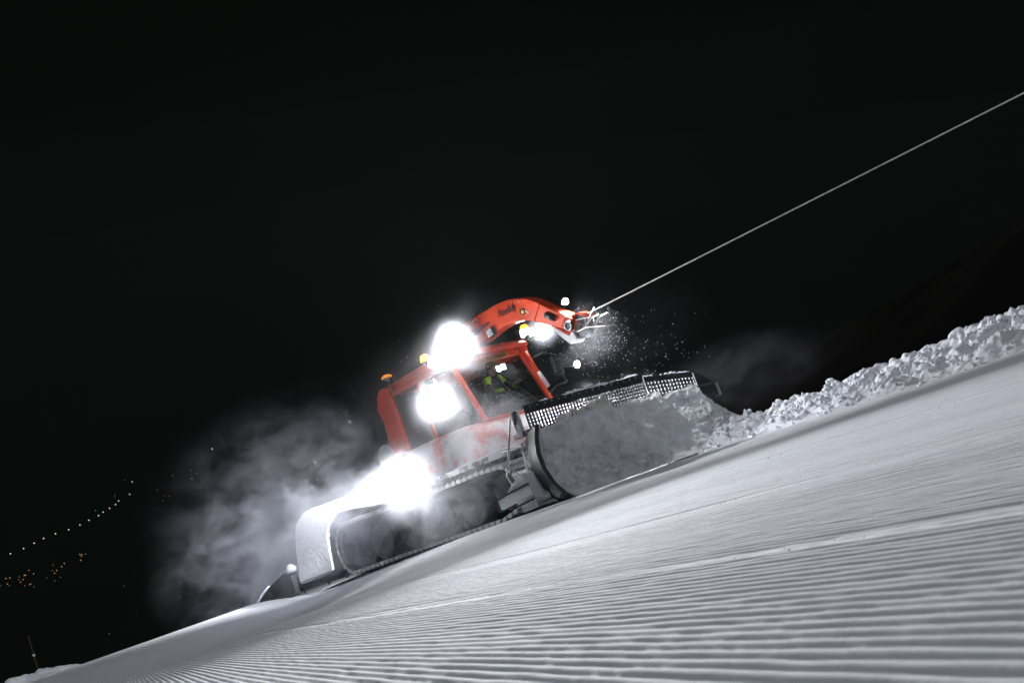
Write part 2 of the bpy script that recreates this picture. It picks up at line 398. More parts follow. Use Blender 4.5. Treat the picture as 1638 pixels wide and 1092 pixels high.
def on_track(sd):
    sd = sd % TL; k = min(np.searchsorted(cum, sd, 'right') - 1, len(seg) - 1); t = (sd - cum[k]) / seg[k]
    p = TPc[k] * (1 - t) + TPc[k + 1] * t; d = (TPc[k + 1] - TPc[k]) / seg[k]; return p, d
NC = 76
def make_track(y0, y1, detailed):
    b = MB(); n = 160
    outer = [on_track(TL * i / n)[0] for i in range(n)]
    dirs = [on_track(TL * (i + .5) / n)[1] for i in range(n)]
    inner = [p + np.array([-d[1], d[0]]) * -.035 * -1 for p, d in zip(outer, dirs)]
    cen = np.array([2.9, .48])
    inner = [p + (cen - p) / np.linalg.norm(cen - p) * .04 for p in outer]
    wdt = (y1 - y0)
    for f0, f1 in ((0, .16), (.21, .37), (.42, .58), (.63, .79), (.84, 1)):                # five rubber belts
        a0, a1 = y0 + wdt * f0, y0 + wdt * f1
        rings = [[(o[0], a0, o[1]), (o[0], a1, o[1]), (q[0], a1, q[1]), (q[0], a0, q[1])] for o, q in zip(outer, inner)]
        b.loft(rings + rings[:1], True, False)
    t = b.build('track', M['rubber'], G, auto=R(40))
    def cleat_mb(bb, p, d):
        nrm = np.array([-d[1], d[0]])
        if np.dot(nrm, p - cen) < 0: nrm = -nrm
        u = np.array([d[0], 0, d[1]]); w = np.array([nrm[0], 0, nrm[1]]); c0 = np.array([p[0], (y0 + y1) / 2, p[1]])
        bb.obox(c0 + w * .02, u * .060, np.array([0, wdt / 2 + .03, 0]), w * .028)
        bb.obox(c0 + w * .062, u * .012, np.array([0, wdt / 2 + .02, 0]), w * .014)
    if detailed:
        proto = MB(); cleat_mb(proto, np.array([0.0, 5.0]), np.array([1.0, 0.0]))
        # local mesh: origin on the belt, x along the belt, z outwards
        proto.v = [(x, y - (y0 + y1) / 2, z - 5.0) for x, y, z in proto.v]
        c0 = proto.build('cleat', M['alu'], t, bevel=0)
        for k in range(NC):
            p, d = on_track(TL * (k + .5) / NC)
            nrm = np.array([-d[1], d[0]])
            if np.dot(nrm, p - cen) < 0: nrm = -nrm
            o = c0 if k == 0 else c0.copy()
            if k: col.objects.link(o); o.parent = t
            ang = math.atan2(nrm[0], nrm[1])
            o.matrix_basis = Matrix.Translation((p[0], (y0 + y1) / 2, p[1])) @ Matrix.Rotation(ang, 4, 'Y')
    else:
        b = MB()
        for k in range(NC): cleat_mb(b, *on_track(TL * (k + .5) / NC))
        o = b.build('cleats', M['alu'], t); o['kind'] = 'stuff'
    # wheels: sprocket at the rear, four road wheels and the front idler
    for k, (cx, cz, r) in enumerate([(0.62, .50, .39), (1.50, .42, .33), (2.40, .42, .33), (3.30, .42, .33), (4.20, .42, .33), (5.10, .45, .32)]):
        if not detailed and k not in (0, 5): continue
        w = MB(); ya = y0 + .10; yb = y0 + .34
        w.lathe_y(cx, cz, [(ya, r * .78), (ya - .02, r * .86), (ya, r), (yb, r), (yb, r * .6)], 30)
        w.mi = 1
        if k:
            w.lathe_y(cx, cz, [(ya - .030, r * .10), (ya - .035, r * .22), (ya - .006, r * .34), (ya - .012, r * .70), (ya - .024, r * .93)], 30)
        else:
            w.lathe_y(cx, cz, [(ya - .06, r * .10), (ya - .055, r * .26), (ya + .035, r * .30)], 20)
            for q in range(5):
                a = q * math.pi * .4 + .3
                w.obox((cx + r * .54 * math.cos(a), ya + .012, cz + r * .54 * math.sin(a)), (r * .24 * math.cos(a), 0, r * .24 * math.sin(a)), (-.05 * math.sin(a), 0, .05 * math.cos(a)), (0, .018, 0))
        w.build('sprocket' if k == 0 else 'wheel', [M['rubber'], M['caked']], t, auto=R(35))
    return t
make_track(-2.10, -0.82, True)
make_track(0.82, 2.10, False)

# --- chassis, body and hood
b = MB(); b.prism([(0.2, .45), (5.3, .45), (5.5, .75), (5.3, 1.0), (0.0, 1.0), (0.0, .6)], -.80, .80)
b.box(-0.1, 5.0, -1.75, -.8, 1.06, 1.12); b.box(-0.1, 5.0, .8, 1.75, 1.06, 1.12)
b.build('chassis', M['black'], G, bevel=.02)
b = MB()
def ring(x, w, z0, z1, ch):  # chamfered cross-section across Y
    return [(x, CY - w, z0), (x, CY - w, z1 - ch), (x, CY - w + ch, z1), (x, CY + w - ch, z1), (x, CY + w, z1 - ch), (x, CY + w, z0)]
b.loft([ring(1.95, 1.42, 1.14, 1.78, .10), ring(3.2, 1.42, 1.10, 1.78, .10), ring(4.1, 1.38, 1.06, 1.76, .12), ring(4.75, 1.26, 1.04, 1.60, .16), ring(5.12, 1.08, 1.04, 1.38, .14), ring(5.22, .98, 1.08, 1.24, .06)])
hood = b.build('hood', M['red_snowed'], G, bevel=.04, auto=R(30))
# hanging fringe of frozen snow under the hood's edge
b = MB()
for k in range(26):
    x = 2.1 + k * .118 + random.uniform(-.03, .03); L_ = random.uniform(.04, .17); w_ = random.uniform(.05, .11)
    yy = CY - 1.42 + max(0, (x - 4.1)) * .20
    b.tube([(x, yy + .01, 1.13), (x + .01, yy + .005, 1.09 - L_ * .5), (x, yy, 1.06 - L_)], [w_, w_ * .7, .008], 7)
b.build('snow_fringe', M['rough_snow'], hood, smooth=True)
# steps / sill strip along the near side over the track
b = MB(); b.prism([(2.0, 1.02), (5.3, .98), (5.45, 1.03), (5.3, 1.07), (2.0, 1.10)], -2.12, -.95)
b.build('track_cover', M['snowed_steel'], G, bevel=.01)
b = MB(); b.prism([(2.0, 1.02), (5.3, .98), (5.45, 1.03), (5.3, 1.07), (2.0, 1.10)], .95, 2.12)
b.build('track_cover', M['snowed_steel'], G, bevel=.01)

# --- rear mudguards
def fender(y0, y1, inner):
    b = MB()
    out = [(2.15, 1.30), (1.2, 1.42), (0.10, 1.475), (-0.28, 1.46), (-0.55, 1.34), (-0.70, 1.16), (-0.82, .80), (-0.98, .22)]
    inn = [(2.15, 1.02), (1.3, 1.15), (0.85, 1.20), (0.62, 1.14), (0.46, 1.03), (0.36, .88), (0.30, .55), (0.26, .22)]
    poly = out + inn[::-1]
    # side skirt
    n = len(out)
    sg = -1 if y0 < 0 else 1
    def fl(i): return sg * .17 * (i / (n - 1)) ** .8                       # the skirt flares outwards to the rear
    def strip(a, b_, y_a, y_b, k=1): return [[(a[i][0], y_a + fl(i), a[i][1]), (b_[i][0], y_a + fl(i), b_[i][1]), (b_[i][0], y_b + fl(i) * k, b_[i][1]), (a[i][0], y_b + fl(i) * k, a[i][1])] for i in range(n)]
    t = .05
    b.loft(strip(out, inn, y0, y0 + t * (1 if y1 > y0 else -1)))
    # top and rear cover plate running inboard
    inn2 = [(p[0] + .02, p[1] - .05) for p in out]
    b.loft(strip(out, inn2, y0 + t * (1 if y1 > y0 else -1) * .5, y1, 0))
    # rear flap facing forward
    b.box(-0.50, -0.44, min(y0, y1), max(y0, y1), .24, .98)
    return b.build('fender', M['fender'], G, bevel=.03, auto=R(30))
fender(-2.22, -.75, True)
fender(2.22, .75, True)

# --- rear deck, winch turret
b = MB(); b.box(-.35, 1.95, CY - 1.1, CY + 1.1, 1.12, 1.45); b.build('rear_deck', M['black'], G, bevel=.03)
b = MB(); b.cyl((0.75, CY, 1.45), (0.75, CY, 1.72), .62, 36); b.cyl((0.75, CY, 1.72), (0.75, CY, 1.80), .70, 36)
b.box(.25, 1.25, CY - .30, CY + .30, 1.80, 2.10)
b.build('winch_turret', M['black'], G, bevel=.02, auto=R(40))
b = MB(); b.cyl((0.75, CY - .42, 2.0), (0.75, CY + .42, 2.0), .18, 30); b.cyl((0.75, CY - .44, 2.0), (0.75, CY - .40, 2.0), .24, 30); b.cyl((0.75, CY + .40, 2.0), (0.75, CY + .44, 2.0), .24, 30)
b.build('winch_drum', M['grey'], G, auto=R(40))
# red engine cowl with a curved outer edge behind the cab
b = MB()
prof = [(1.72, 1.5), (1.70, 2.2), (1.76, 2.75), (1.86, 2.95), (1.96, 3.02), (2.0, 1.5)]
b.prism(prof, CY - 1.02, CY + 1.02)
b.build('engine_cowl', M['red'], G, bevel=.05, auto=R(30))
b = MB()   # outboard red side wing with its rounded rear edge, beside the door
b.prism([(2.02, 3.10), (1.90, 3.02), (1.80, 2.82), (1.80, 2.66), (1.92, 2.42), (2.06, 2.20), (2.12, 1.75), (2.26, 1.75), (2.26, 2.4), (2.20, 3.08)], CY - 1.10, CY - .99)
b.build('side_wing', M['red'], G, bevel=.012)

# --- cab
FX0, FX1 = 4.30, 3.92        # windscreen foot / head
ZF, ZH, ZT = 1.72, 2.92, 3.06
WF, WR = 0.90, 1.02          # half widths front, rear
XR = 2.05
cab = None
b = MB()
def pil(b, p0, p1, w, d): # square-section pillar
    p0, p1 = np.array(p0, float), np.array(p1, float); t = (p1 - p0)
    b.obox((p0 + p1) / 2, t / 2, (w, 0, 0), (0, d, 0))
def corner(s, foot): return ((FX0, CY + s * WF, ZF) if foot else (FX1, CY + s * WF, ZH))
for s in (-1, 1):
    pil(b, corner(s, 1), corner(s, 0), .045, .04)                                     # A pillars
    pil(b, (3.0, CY + s * (WF + .06), ZF), (2.96, CY + s * (WF + .06), ZH), .035, .03)   # door post
    pil(b, (XR, CY + s * WR, ZF), (XR, CY + s * WR, ZH), .05, .04)
    b.obox((3.1, CY + s * (WF + .05), ZH + .02), (1.02, s * -.06, 0), (0, .04, 0), (0, 0, .05))
    b.obox((3.15, CY + s * (WF + .05), ZF), (1.1, s * -.06, 0), (0, .035, 0), (0, 0, .05))
b.obox((FX1, CY, ZH), (.05, 0, 0), (0, WF, 0), (0, 0, .05)); b.obox((FX0, CY, ZF), (.05, 0, 0), (0, WF, 0), (0, 0, .05))
cab = b.build('cab', M['red'], G, bevel=.012)
b = MB()   # roof with a front visor
b.loft([[(XR - .12, CY - WR - .02, ZH + .06), (XR - .12, CY - WR + .05, ZT + .06), (XR - .12, CY + WR - .05, ZT + .06), (XR - .12, CY + WR + .02, ZH + .06)],
        [(3.2, CY - 1.02, ZH + .06), (3.2, CY - .95, ZT + .10), (3.2, CY + .95, ZT + .10), (3.2, CY + 1.02, ZH + .06)],
        [(4.05, CY - .96, ZH + .05), (4.05, CY - .90, ZT + .06), (4.05, CY + .90, ZT + .06), (4.05, CY + .96, ZH + .05)],
        [(4.22, CY - .90, ZH + .04), (4.22, CY - .86, ZT - .02), (4.22, CY + .86, ZT - .02), (4.22, CY + .90, ZH + .04)]])
b.build('roof', M['red'], cab, bevel=.03)
b = MB(); b.box(XR + .02, FX0 - .1, CY - .95, CY + .95, 1.60, 1.66); b.box(XR, XR + .05, CY - .95, CY + .95, 1.66, ZH)
b.prism([(3.75, 1.66), (3.95, 2.02), (4.22, 1.95), (4.26, 1.66)], CY - .85, CY + .85)      # dashboard
b.build('cab_interior', M['black'], cab, bevel=.02)
def pane(name, quad):
    q = [np.array(p, float) for p in quad]; n = np.cross(q[1] - q[0], q[3] - q[0]); n = n / np.linalg.norm(n) * .004
    m = MB(); m.loft([[p - n for p in q], [p + n for p in q]]); return m.build(name, M['glass'], cab)
e_ = .05
pane('windscreen', [(FX0 - .005, CY - WF + e_, ZF + .06), (FX0 - .005, CY + WF - e_, ZF + .06), (FX1 + .01, CY + WF - e_, ZH - .06), (FX1 + .01, CY - WF + e_, ZH - .06)])
for s in (-1, 1):
    pane('side_window', [(FX0 - .07, CY + s * WF, ZF + .06), (3.05, CY + s * (WF + .06), ZF + .06), (3.01, CY + s * (WF + .06), ZH - .05), (FX1 - .02, CY + s * (WF + .01), ZH - .05)])
    pane('side_window', [(2.96, CY + s * (WF + .07), ZF + .06), (XR + .06, CY + s * WR, ZF + .06), (XR + .06, CY + s * WR, ZH - .05), (2.92, CY + s * (WF + .07), ZH - .05)])
b = MB()   # seat
b.obox((3.05, .22, 1.98), (.26, 0, 0), (0, .25, 0), (0, 0, .07)); b.obox((2.76, .22, 2.36), (.06, 0, .01), (0, .24, 0), (-.05, 0, .36)); b.obox((2.70, .22, 2.80), (.05, 0, 0), (0, .13, 0), (0, 0, .09)); b.box(2.9, 3.15, .1, .34, 1.66, 1.92)
b.v = [(x + .38, y + .06, z) for x, y, z in b.v]; b.build('driver_seat', M['seat'], cab, bevel=.03)
b = MB()
for a, c in ((.02, 2.70), (.17, 2.72)):
    b = MB(); b.obox((3.80, a, c), (.010, 0, 0), (0, .045, 0), (0, 0, .055)); b.build('display', M['display'], cab)
b = MB(); b.tube([(4.31, .30, 1.80), (4.16, -.05, 2.26), (4.06, -.30, 2.60)], .012, 6); b.build('wiper', M['black'], cab)
b = MB(); b.tube([(4.22, -.28, 2.02), (4.05, -.42, 2.70)], .014, 6); b.build('wiper', M['black'], cab)
def text_mesh(body, size, extrude=.002, shear=0.0, bold=0.0):
    cu = bpy.data.curves.new('lettering', 'FONT'); cu.body = body; cu.size = size; cu.extrude = extrude; cu.shear = shear; cu.offset = bold
    cu.align_x = 'CENTER'; cu.align_y = 'CENTER'
    o = bpy.data.objects.new('lettering_source', cu); col.objects.link(o)
    dg = bpy.context.evaluated_depsgraph_get(); me = bpy.data.meshes.new_from_object(o.evaluated_get(dg))
    bpy.data.objects.remove(o); me.name = 'lettering'; return me
# nameplate at the head of the windscreen
b = MB(); b.obox((4.055, -.30, 2.865), (.012, 0, -.0), (0, .42, .04), (-.02, 0, .052)); npl = b.build('nameplate', M['plate'], cab, bevel=.006)
me = text_mesh('DE JONAS', .105, .002)
o = link('lettering', me, M['print'], npl)
o.matrix_basis = Matrix.Translation((4.072, -.20, 2.873)) @ Matrix(((0, 0, 1, 0), (1, 0, 0, 0), (0.09, 1, 0, 0), (0, 0, 0, 1)))
# far red A-pillar guard with a white foot
b = MB(); b.tube([(3.93, CY + .96, 3.02), (4.03, CY + .98, 2.60), (4.08, CY + 1.0, 2.42)], [.075, .06, .055], 8); b.mi = 1
b.tube([(4.08, CY + 1.0, 2.42), (4.16, CY + 1.02, 2.10)], [.062, .075], 8)
b.build('pillar_guard', [M['red'], M['fender']], cab, smooth=True)

# --- mirrors
for s in (-1, 1):
    yb = CY + s * 1.0; yo = CY + s * 1.62
    b = MB(); b.tube([(4.12, yb, 1.95), (4.16, (yb + yo) / 2, 2.10), (4.14, yo, 2.12)], .02, 8); b.tube([(4.02, yb, 2.72), (4.10, (yb + yo) / 2, 2.78), (4.12, yo, 2.70), (4.14, yo, 2.12)], .018, 8)
    mr = b.build('mirror_bracket', M['black'], G, smooth=True)
    b = MB(); b.obox((4.06, yo, 2.50), (.05, 0, 0), (0, .11, 0), (0, 0, .20)); b.build('mirror', M['black'], mr, bevel=.03)

# --- boom (outline in x, z)
def px_prism(b, poly, t=.30): return b.prism(poly, CY - t / 2, CY + t / 2)
b = MB()
main = [(4.49, 3.45), (4.60, 3.665), (4.81, 3.665), (5.02, 3.64), (5.24, 3.575), (5.46, 3.48), (5.64, 3.35), (5.83, 3.17), (6.02, 3.01), (6.30, 2.75),
        (6.19, 2.60), (6.08, 2.63), (5.80, 2.84), (5.49, 3.04), (5.22, 3.165), (4.97, 3.22), (4.75, 3.245), (4.47, 3.225), (4.40, 3.40)]
t = .15
def fan(b, poly, y0, y1):
    """extrude a bent (non-convex) outline as a strip of quads between its upper and lower edges"""
def strip(b, up, lo, y0, y1):
    rings = [[(u[0], y0, u[1]), (l[0], y0, l[1]), (l[0], y1, l[1]), (u[0], y1, u[1])] for u, l in zip(up, lo)]
    b.loft(rings)
up = [(4.46, 3.668), (4.62, 3.672), (4.81, 3.665), (5.02, 3.64), (5.24, 3.575), (5.46, 3.48), (5.64, 3.35), (5.83, 3.17), (6.02, 3.01), (6.31, 2.755)]
lo = [(4.40, 3.22), (4.58, 3.238), (4.75, 3.245), (4.90, 3.235), (5.06, 3.205), (5.22, 3.165), (5.36, 3.105), (5.55, 3.00), (5.80, 2.84), (6.17, 2.60)]
strip(b, up, lo, CY - t, CY + t)
strip(b, [(0.95, 2.62), (2.2, 3.28), (3.0, 3.56), (3.59, 3.65), (4.10, 3.675), (4.46, 3.668)], [(1.05, 2.28), (2.25, 3.02), (3.05, 3.36), (3.62, 3.475), (4.12, 3.475), (4.49, 3.45)], CY - t, CY + t)
strip(b, [(1.05, 2.20), (2.3, 2.92), (3.1, 3.22), (3.64, 3.33), (4.11, 3.375), (4.43, 3.42)], [(1.15, 1.95), (2.35, 2.72), (3.2, 3.04), (3.74, 3.16), (4.17, 3.185), (4.40, 3.22)], CY - t, CY + t)
boom = b.build('boom', M['red'], G, bevel=.018)
b = MB()   # weld flange and butt strap
for (x0, z0), (x1, z1) in (((5.69, 3.28), (5.46, 3.06)), ((6.16, 2.87), (6.00, 2.74)), ((3.66, 3.33), (3.80, 3.17))):
    b = MB(); b.tube([(x0, CY - t - .004, z0), (x1, CY - t - .004, z1)], .007, 6); b.build('weld_seam', M['red'], boom)
b = MB()
for x, z in ((5.12, 3.56), (5.28, 3.50), (5.36, 3.29), (5.40, 3.25)):
    b = MB(); b.cyl((x, CY - t - .012, z), (x, CY - t + .01, z), .017, 10); b.build('bolt', M['alu'], boom)
b = MB(); b.cyl((5.28, CY - t - .015, 3.31), (5.28, CY - t + .01, 3.31), .062, 20); bs = b.build('pivot_cap', M['black'], boom, auto=R(40))
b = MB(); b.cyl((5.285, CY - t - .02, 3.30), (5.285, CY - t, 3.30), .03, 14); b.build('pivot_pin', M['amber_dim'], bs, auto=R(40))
b = MB(); b.tube([(5.76, CY - t - .004, 3.06), (5.92, CY - t - .004, 2.93)], .055, 12); b.build('oblong_slot', M['black'], boom, smooth=True)
me = text_mesh('PistenBully', .175, .0025, .35, .001)
o = link('lettering', me, M['print'], boom)
o.matrix_basis = Matrix.Translation((4.93, CY - t - .004, 3.468)) @ Matrix.Rotation(R(4), 4, 'Y') @ Matrix.Rotation(R(90), 4, 'X') @ Matrix.Diagonal((.60, 1.05, 1, 1))
b = MB()
for x0, z0, x1, z1 in ((4.10, 3.64, 4.17, 3.58), (4.00, 3.60, 4.10, 3.61), (4.02, 3.60, 4.04, 3.54), (3.90, 3.58, 3.95, 3.53), (3.86, 3.55, 3.90, 3.59), (3.76, 3.56, 3.80, 3.53), (4.08, 3.55, 4.11, 3.53)):
    b = MB(); b.tube([(x0, CY - t - .002, z0), ((x0 + x1) / 2, CY - t - .003, (z0 + z1) / 2 + .006), (x1, CY - t - .002, z1)], [.005, .009, .004], 5); b.build('snow_smear', M['fender'], boom)
# head of the boom: pulley, guard, cable guide
b = MB(); b.lathe_y(6.18, 2.70, [(CY - t - .05, .055), (CY - t - .055, .085), (CY - t - .02, .09), (CY - t, .09)], 24); b.build('pulley_hub', M['steel'], boom, auto=R(35))
b = MB(); b.tube([(6.18 + .072 * math.cos(2 * math.pi * k / 24), CY - t - .058, 2.70 + .072 * math.sin(2 * math.pi * k / 24)) for k in range(25)], .010, 6, False); b.build('hub_ring', M['alu'], boom, smooth=True)
b = MB(); b.lathe_y(6.30, 2.62, [(CY - .07, .20), (CY - .03, .16), (CY + .03, .16), (CY + .07, .20)], 30); b.lathe_y(6.30, 2.62, [(CY - .09, .05), (CY + .09, .05)], 16); b.build('pulley', M['grey'], boom, auto=R(35))
b = MB(); pts = [(6.30 + .27 * math.cos(R(a)), 2.62 + .24 * math.sin(R(a))) for a in range(20, 121, 10)]
strip(b, pts, [(6.30 + (p[0] - 6.30) * .86, 2.62 + (p[1] - 2.62) * .86) for p in pts], CY - .10, CY + .10); b.build('pulley_guard', M['red'], boom, auto=R(40))
b = MB()
for yy in (CY - .11, CY + .11):
    b.tube([(6.28, yy, 2.76), (6.62, yy, 2.68)], .012, 6); b.tube([(6.24, yy, 2.56), (6.50, yy, 2.56)], .012, 6); b.tube([(6.50, yy, 2.70), (6.46, yy, 2.56)], .010, 6)
    b.tube([(6.46, yy, 2.58), (6.64, yy, 2.66), (6.80, yy, 2.66)], .011, 6)
    b.tube([(6.45, yy, 2.56), (6.84, yy, 2.44)], .013, 6)
b.tube([(6.47, CY - .11, 2.59), (6.60, CY - .12, 2.68), (6.78, CY - .13, 2.79), (6.77, CY - .13, 2.67)], .010, 6)
for x, z in ((6.62, 2.68), (6.46, 2.57), (6.84, 2.44)): b.cyl((x, CY - .13, z), (x, CY + .13, z), .014, 8)
b.build('cable_guide', M['alu'], boom)
b = MB(); strip(b, [(5.80, 2.83), (5.95, 2.66), (6.06, 2.56), (6.14, 2.60), (6.17, 2.56)], [(5.74, 2.82), (5.88, 2.60), (6.02, 2.42), (6.13, 2.40), (6.20, 2.46)], CY - .12, CY + .12)
b.build('snowed_bracket', M['fender'], boom, bevel=.01)
# unlit square lamp under the boom
b = MB(); b.obox((4.44, CY - t - .05, 3.245), (.085, 0, .01), (0, .05, 0), (-.01, 0, .085)); lo_ = b.build('square_lamp', M['black'], boom, bevel=.02)
b = MB(); b.obox((4.45, CY - t - .104, 3.245), (.068, 0, .008), (0, .005, 0), (-.008, 0, .068)); b.build('lens', M['lens_off'], lo_, bevel=.01)

# --- lamps
def aim(o, frm, to):
    d = (Vector(to) - Vector(frm)); o.matrix_basis = Matrix.Translation(frm) @ d.to_track_quat('-Z', 'Y').to_matrix().to_4x4()
def spot(frm, to, power, cone=150, blend=.6, size=.05, color=(.95, .965, 1.0)):
    l = bpy.data.lights.new('lamp_beam', 'SPOT'); l.energy = power; l.spot_size = R(cone); l.spot_blend = blend; l.shadow_soft_size = size; l.color = color
    o = bpy.data.objects.new('lamp_beam', l); col.objects.link(o); o.parent = G; aim(o, frm, to)
def round_lamp(name, c, d, r, lens, parent=None, depth=.10):
    c = np.array(c, float); d = np.array(d, float); d /= np.linalg.norm(d)
    b = MB(); b.tube([c - d * depth, c - d * depth * .6, c, c + d * .012], [r * .45, r * .95, r * 1.1, r * 1.1], 18)
    h = b.build(name, M['black'], parent or G, auto=R(40))
    b = MB(); b.tube([c + d * .013, c + d * .022, c + d * .03], [r, r * .93, r * .55], 18); b.build('lens', lens, h, smooth=True)
    return h
CAMM = np.array([16.67, -13.15, 0.05])
def toward(c, z=None):
    d = CAMM - np.array(c, float)
    if z is not None: d[2] = z * np.linalg.norm(d[:2])
    return d / np.linalg.norm(d)
def light_bar(c0, c1, n, r, d):
    c0, c1, d = [np.array(t, float) for t in (c0, c1, d)]
    d /= np.linalg.norm(d); u = c1 - c0
    b = MB(); b.obox((c0 + c1) / 2 - d * .07, u / 2 * 1.12, d * .06, np.cross(u / np.linalg.norm(u), d) * r * 1.15)
    h = b.build('light_bar', M['black'], G, bevel=.015)
    for k in range(n):
        c = c0 + u * (k + .5) / n
        b = MB(); b.tube([c - d * .008, c + d * .006, c + d * .02], [r, r * .95, r * .6], 18); b.build('lens', M['lens'], h, smooth=True)
# near roof corner: two banks of round lamps, lit
light_bar((4.14, -1.42, 3.06), (4.30, -.92, 3.10), 3, .085, (.85, -.55, -.12))
light_bar((3.70, -1.50, 3.02), (4.08, -1.46, 3.04), 2, .085, (.45, -.9, -.15))
spot((4.40, -1.40, 3.06), (16, -11.8, 2.75), 13500, 48, 1.0, .09)
spot((4.42, -1.36, 3.06), (9, -3.4, 4.6), 190, 150, .9)
# far roof corner
light_bar((4.18, .52, 3.20), (4.02, 1.08, 3.24), 4, .075, (.95, .0, -.25))
spot((4.35, .75, 3.18), (8, 1.0, .8), 520, 130, 1.0)
# mirror lamps
round_lamp('work_lamp', (4.18, -1.98, 2.24), toward((4.18, -1.98, 2.24), -.12), .16, M['lens'])
spot((4.30, -2.10, 2.20), (12, -11, 2.0), 1100, 54, 1.0, .09)
round_lamp('work_lamp', (4.05, 1.90, 2.43), (.9, -.25, -.2), .07, M['lens_small'])
spot((4.18, 1.87, 2.40), (14, 1.8, .9), 560, 56, 1.0)
# fender lamp low on the near side
round_lamp('work_lamp', (3.30, -2.46, 1.33), toward((3.30, -2.46, 1.33), -.10), .16, M['lens'])
spot((3.40, -2.62, 1.30), (6.0, -6, .7), 300, 100, 1.0, .09)
spot((3.36, -2.74, 1.33), (-2.0, -2.75, 1.5), 3300, 54, 1.0)  # unseen flood added beside the lamp, aimed back to brighten the fender
# headlamps in the hood's nose, behind the blade
for yy in (-.95, .25, 1.0):
    if yy < .9: round_lamp('headlamp', (5.20, yy, 1.22), (1, 0, -.05), .07, M['lens_small'])
    else: round_lamp('headlamp', (5.10, yy, 1.24), (1, .15, -.05), .07, M['lens_small'])
    spot((5.30, yy, 1.22), (8, yy + .1, 1.25), 90, 150, .6)
# boom-top lamp
round_lamp('work_lamp', (6.03, CY + .12, 3.17), (.9, -.35, -.25), .06, M['lens_small'])
spot((6.16, CY + .10, 3.13), (8.0, -.6, 0), 110, 160, .7)
# lamp brackets
for pts_, r_ in (([(4.14, -1.92, 2.12), (4.10, -1.95, 2.20)], .02), ([(6.00, CY + .12, 3.12), (5.97, CY + .06, 3.02)], .016), ([(3.25, -2.40, 1.28), (3.20, -2.0, 1.06)], .02), ([(4.05, 1.84, 2.40), (4.12, 1.33, 2.45)], .018), ([(4.14, CY - 1.62, 2.20), (4.12, -1.96, 2.24)], .018)):
    b = MB(); b.tube(pts_, r_, 6); b.build('lamp_bracket', M['black'], G)
# rear work lamp lighting the tiller and the plume
round_lamp('work_lamp', (1.66, CY - .95, 2.84), (-1, -.15, -.1), .08, M['lens_small'])
spot((1.50, CY - 1.0, 2.84), (-5, -2.6, 1.9), 2000, 92, 1.0)

# --- beacons
def beacon(c, r=.09):
    c = np.array(c, float)
    b = MB(); b.tube([c, c + (0, 0, .05)], [r * .8, r * .8], 14); h = b.build('beacon', M['black'], G, auto=R(40))
    b = MB(); b.tube([c + (0, 0, .052), c + (0, 0, .11), c + (0, 0, .16), c + (0, 0, .175)], [r, r * .95, r * .7, r * .3], 16); b.build('dome', M['amber'], h, smooth=True)
beacon((3.55, -1.42, 3.09)); beacon((3.85, 1.02, 3.28))
b = MB(); b.tube([(2.30, CY - 1.0, 2.98), (2.32, -1.40, 3.06), (2.38, -1.42, 3.16)], .018, 6); b.build('beacon_arm', M['black'], G, smooth=True)
c = np.array((2.38, -1.42, 3.16))
b = MB(); b.tube([c, c + (0, 0, .04), c + (0, 0, .06)], [.03, .05, .10], 16); h = b.build('dish_beacon', M['grey'], G, smooth=True)
b = MB(); b.tube([c + (0, 0, .065), c + (0, 0, .10), c + (0, 0, .13)], [.105, .10, .04], 16); b.build('dome', M['amber_dim'], h, smooth=True)
for pts_, r_ in (([(3.88, .95, 3.18), (3.85, 1.02, 3.28)], .03), ([(3.6, -1.0, 3.06), (3.55, -1.42, 3.09)], .03), ([(4.1, .55, 3.12), (4.1, .80, 3.18)], .04), ([(4.1, -1.1, 3.04), (3.7, -1.2, 3.02)], .04)):
    b = MB(); b.tube(pts_, r_, 6); b.build('roof_bracket', M['black'], G)

# --- blade
BX = 6.30
def mold_profile():   # x offset, z : concave face, bottom to top
    return [(.20, .02), (.10, .12), (.00, .30), (-.06, .52), (-.07, .75), (-.03, .95), (.04, 1.13)]
MP = mold_profile()
def moldboard(b, p0, p1, ends=True, th=.06):
    """p0, p1: plan points of the lower hinge line; the face looks to the right of p1 -> p0 direction (machine front)"""
    p0, p1 = np.array(p0, float), np.array(p1, float); u = (p1 - p0) / np.linalg.norm(p1 - p0); nrm = np.array([u[1], -u[0]])
    rings = []
    for off, z in MP:
        rings.append([(*(p0 + nrm * off), z), (*(p1 + nrm * off), z), (*(p1 + nrm * (off - th)), z), (*(p0 + nrm * (off - th)), z)])
    b.loft(rings)
    return u, nrm
BL0, BL1 = (BX, -2.36), (BX, .70)
b = MB(); moldboard(b, BL0, BL1)
blade = b.build('blade', M['steel'], G, auto=R(30))
